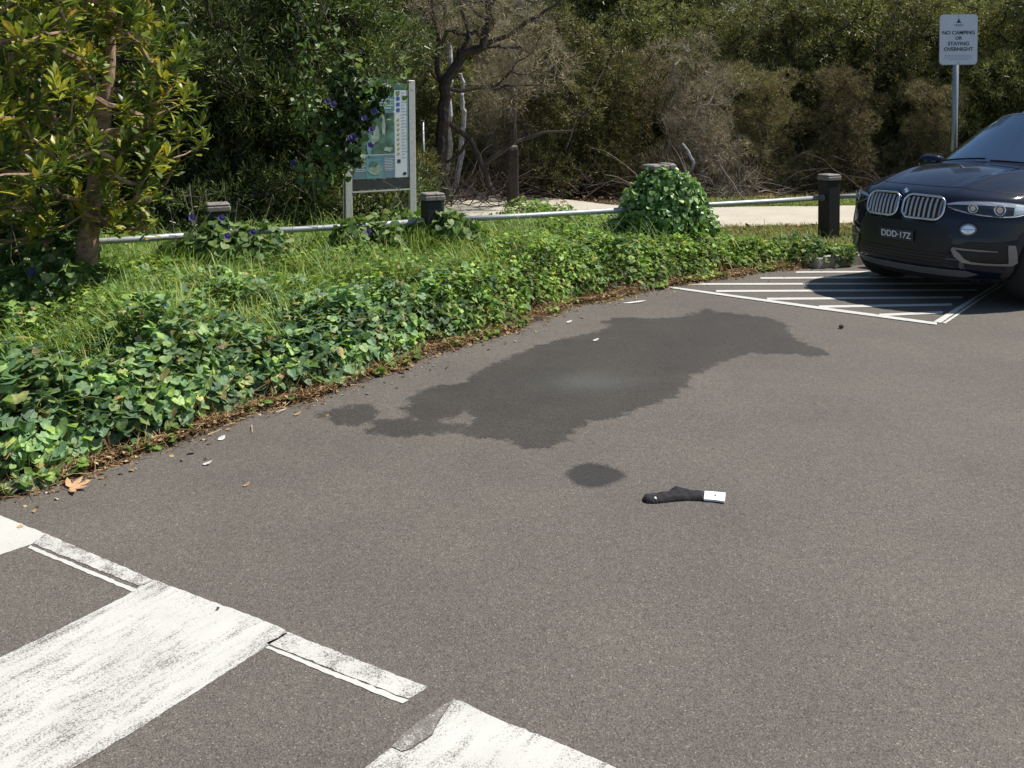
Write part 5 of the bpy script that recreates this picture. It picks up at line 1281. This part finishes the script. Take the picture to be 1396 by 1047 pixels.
for sd in (-1, 1):
    r_ = [(0.54, 0.565), (0.66, 0.545), (0.86, 0.56), (0.90, 0.62), (0.84, 0.70), (0.60, 0.70), (0.53, 0.64)]
    rc = [tuple(p) for p in resample([np.array((sd * y, z)) for y, z in r_ + [r_[0]]], 0.03)[:-1]]
    fl = patch('fog_lamp', [(sd * (0.615 + 0.075 * math.cos(a)), 0.705 + 0.066 * math.sin(a)) for a in np.linspace(0, 2 * math.pi, 25)[:-1]], 0.003, M['car_black'], car)
    patch('lamp_glass', [(sd * 0.615 + 0.050 * math.cos(a), 0.705 + 0.047 * math.sin(a)) for a in np.linspace(0, 2 * math.pi, 25)[:-1]], 0.010, M['chrome'], fl)
    mb = MB(); mb.tube([S(sd * 0.615 + 0.052 * math.cos(a), 0.705 + 0.049 * math.sin(a), 0.012) for a in np.linspace(0, 2 * math.pi, 25)], 0.005, 6, cap=False); mb.tube([S(sd * 0.57, 0.705, 0.014), S(sd * 0.66, 0.705, 0.014)], 0.003, 4); mb.build('lamp_ring', M['satin'], fl)
    si = [(0.53, 0.52), (0.58, 0.405), (0.86, 0.40), (0.89, 0.46), (0.88, 0.60), (0.62, 0.60), (0.53, 0.55)]
    sc_ = [tuple(p) for p in resample([np.array((sd * y, z)) for y, z in si + [si[0]]], 0.03)[:-1]]
    s_ = patch('side_intake', sc_, 0.003, M['car_black'], car)
    def strip(pl_, wd_, off):
        v = []; f = []
        pl_ = [np.array(p, float) for p in pl_]
        for i, p in enumerate(pl_):
            a = pl_[max(0, i - 1)]; b = pl_[min(len(pl_) - 1, i + 1)]; t_ = (b - a) / (np.hypot(*(b - a)) + 1e-9); n_2 = np.array([-t_[1], t_[0]]) * wd_[i] / 2
            q1, q2 = p + n_2, p - n_2; v += [S(sd * q1[0], q1[1], 0.002), S(sd * q1[0], q1[1], off), S(sd * q2[0], q2[1], off), S(sd * q2[0], q2[1], 0.002)]
        for i in range(len(pl_) - 1):
            for q in range(3): b = i * 4 + q; f.append((b, b + 1, b + 5, b + 4))
        return v, f
    mb = MB()
    v, f = strip([(0.515, 0.525), (0.55, 0.475), (0.59, 0.425), (0.64, 0.408), (0.72, 0.402), (0.80, 0.400), (0.845, 0.402), (0.862, 0.425), (0.866, 0.47), (0.866, 0.53), (0.864, 0.58)], [0.02, 0.05, 0.04, 0.022, 0.018, 0.018, 0.026, 0.036, 0.036, 0.036, 0.03], 0.012); mb.add(v, f)
    v, f = strip([(0.515, 0.53), (0.60, 0.526), (0.70, 0.522), (0.80, 0.520)], [0.018, 0.016, 0.014, 0.008], 0.012); mb.add(v, f)
    mb.build('intake_trim', M['satin'], s_)
# black valance under the bumper
mb = MB(); v = []; ys_ = np.linspace(-0.80, 0.80, 33)
for y in ys_:
    for z, o_ in ((0.255, 0.006), (0.205, 0.0), (0.17, -0.10)):
        p = S(y, z, o_) if z >= 0.2 else S(y, 0.205, -0.12); v.append((p.x, p.y, z))
f = [(i * 3 + q, (i + 1) * 3 + q, (i + 1) * 3 + q + 1, i * 3 + q + 1) for i in range(32) for q in range(2)]
mb.add(v, f).build('valance', M['car_plastic'], car)
# number plate
x0 = S(0, 0.60).x + 0.012
npl = MB().box((x0, 0, 0.60), (0.008, 0.375, 0.10), bev=0.003).build('number_plate', M['ink'], car)
tm = text_mesh('plate_lettering', 'DDD\u00b717Z', 0.080, M['tagwhite'], npl, (x0 + 0.0055, 0, 0.598), (R(90), 0, R(90)), bold=0.001)
# mirrors, wipers, rails, wheels
for sd in (-1, 1):
    mb = MB(); v = []; f = []; n1, n2 = 10, 14
    for i in range(n1 + 1):
        a = math.pi * i / n1
        for j in range(n2):
            b = 2 * math.pi * j / n2; sx, sy, sz_ = math.cos(b) * math.sin(a), math.cos(a), math.sin(b) * math.sin(a)
            pw_ = lambda q: math.copysign(abs(q) ** 0.7, q); v.append((-1.80 + 0.085 * pw_(sx) - 0.03 * sy * sd * sd, sd * 1.03 + 0.125 * pw_(sy), 1.155 + 0.085 * pw_(sz_)))
    for i in range(n1):
        for j in range(n2): f.append((i * n2 + j, i * n2 + (j + 1) % n2, (i + 1) * n2 + (j + 1) % n2, (i + 1) * n2 + j))
    mr = mb.add(v, f).build('wing_mirror', M['car_paint'], car, smooth=True)
    MB().tube([(-1.80, sd * 0.80, 1.06), (-1.80, sd * 0.95, 1.09)], [0.035, 0.03], 8).build('mirror_arm', M['car_black'], mr, smooth=True)
for y0, y1 in ((-0.62, -0.02), (0.05, 0.66)):
    pts = []
    for k in range(9):
        yy = y0 + (y1 - y0) * k / 8; t = yy / 0.80; u_ = math.asin(t) * 2 / math.pi; p = green(('f', u_), 0.035 + 0.03 * k / 8); pts.append((p[0] + 0.025, p[1], p[2] + 0.015))
    MB().tube(pts, [0.010] * 9, 6).build('wiper', M['car_black'], car)
for sd in (-1, 1):
    pts = []
    for k in range(21):
        q = 0.20 + 0.72 * k / 20; p = green(('l' if sd > 0 else 'R', q), 1.0); lift = 0.045 * min(1, 4.0 * min(k / 20, 1 - k / 20) + 0.05); pts.append((p[0] + 0.25 * (1 - k / 10) * 0.2, p[1] - sd * 0.02, p[2] + 0.012 + lift))
    MB().tube(pts, 0.014, 8).build('roof_rail', M['chrome'], car, smooth=True)
def lathe(prof, n, cx_, sd, cy_):
    v = []; f = []
    for r_, y in prof:
        for k in range(n): a = 2 * math.pi * k / n; v.append((cx_ + r_ * math.cos(a), cy_ + sd * y, WR + r_ * math.sin(a)))
    for i in range(len(prof) - 1):
        for k in range(n): f.append((i * n + k, i * n + (k + 1) % n, (i + 1) * n + (k + 1) % n, (i + 1) * n + k))
    return v, f
for wx in WX:
    for sd in (-1, 1):
        v, f = lathe([(0.25, -0.12), (0.34, -0.125), (0.37, -0.11), (0.375, -0.06), (0.375, 0.06), (0.37, 0.11), (0.34, 0.128), (0.25, 0.12)], 48, wx, sd, sd * 0.80)
        wh = MB().add(v, f).build('wheel', M['tyre'], car, smooth=True)
        v, f = lathe([(0.25, 0.12), (0.262, 0.124), (0.245, 0.10), (0.235, 0.02), (0.06, 0.0), (0.0001, 0.0)], 40, wx, sd, sd * 0.80); mb = MB().add(v, f)
        for k in range(10):
            a = 2 * math.pi * k / 10 + (0.12 if k % 2 else -0.12); ca, sa_ = math.cos(a), math.sin(a); v = []
            for r_, hw, yy in ((0.05, 0.018, 0.085), (0.15, 0.014, 0.095), (0.245, 0.017, 0.115)):
                for s2 in (-1, 1):
                    for d_ in (0, -0.03): v.append((wx + r_ * ca - s2 * hw * sa_, sd * (0.80 + yy + d_), WR + r_ * sa_ + s2 * hw * ca))
            f = []
            for q in range(2): b = q * 4; f += [(b, b + 2, b + 6, b + 4), (b + 1, b + 5, b + 7, b + 3), (b, b + 4, b + 5, b + 1), (b + 2, b + 3, b + 7, b + 6)]
            mb.add(v, f)
        v, f = lathe([(0.0001, 0.095), (0.05, 0.092), (0.06, 0.07)], 20, wx, sd, sd * 0.80); mb.add(v, f)
        mb.build('rim', M['satin'], wh)

# bonnet and door gaps, door handles
i0 = kinds.index('deck')
def row_pt(i, j, up=0.001): p = rows_[i][j]; return (p[0], p[1], p[2] + up)
MB().tube([row_pt(i0 + 1, j, 0.0) for j in range(5, NU - 4)], 0.0035, 5).build('bonnet_gap', M['car_black'], car)
for sd in (-1, 1):
    j = 5 if sd < 0 else NU - 5
    MB().tube([row_pt(i, j, 0.0) for i in range(i0 + 1, i0 + 17)], 0.0035, 5).build('bonnet_gap', M['car_black'], car)
    for x_ in (-1.52, -2.62, -3.52):
        MB().tube([(x_, sd * wf(z_), zadj(1, z_)) for z_ in np.linspace(0.36, 0.99, 10)], 0.0035, 5).build('door_gap', M['car_black'], car)
    for x_ in (-2.45, -3.36):
        MB().box((x_, sd * (wf(0.86) + 0.018), 0.82), (0.20, 0.022, 0.028), bev=0.008).build('door_handle', M['car_paint'], car)
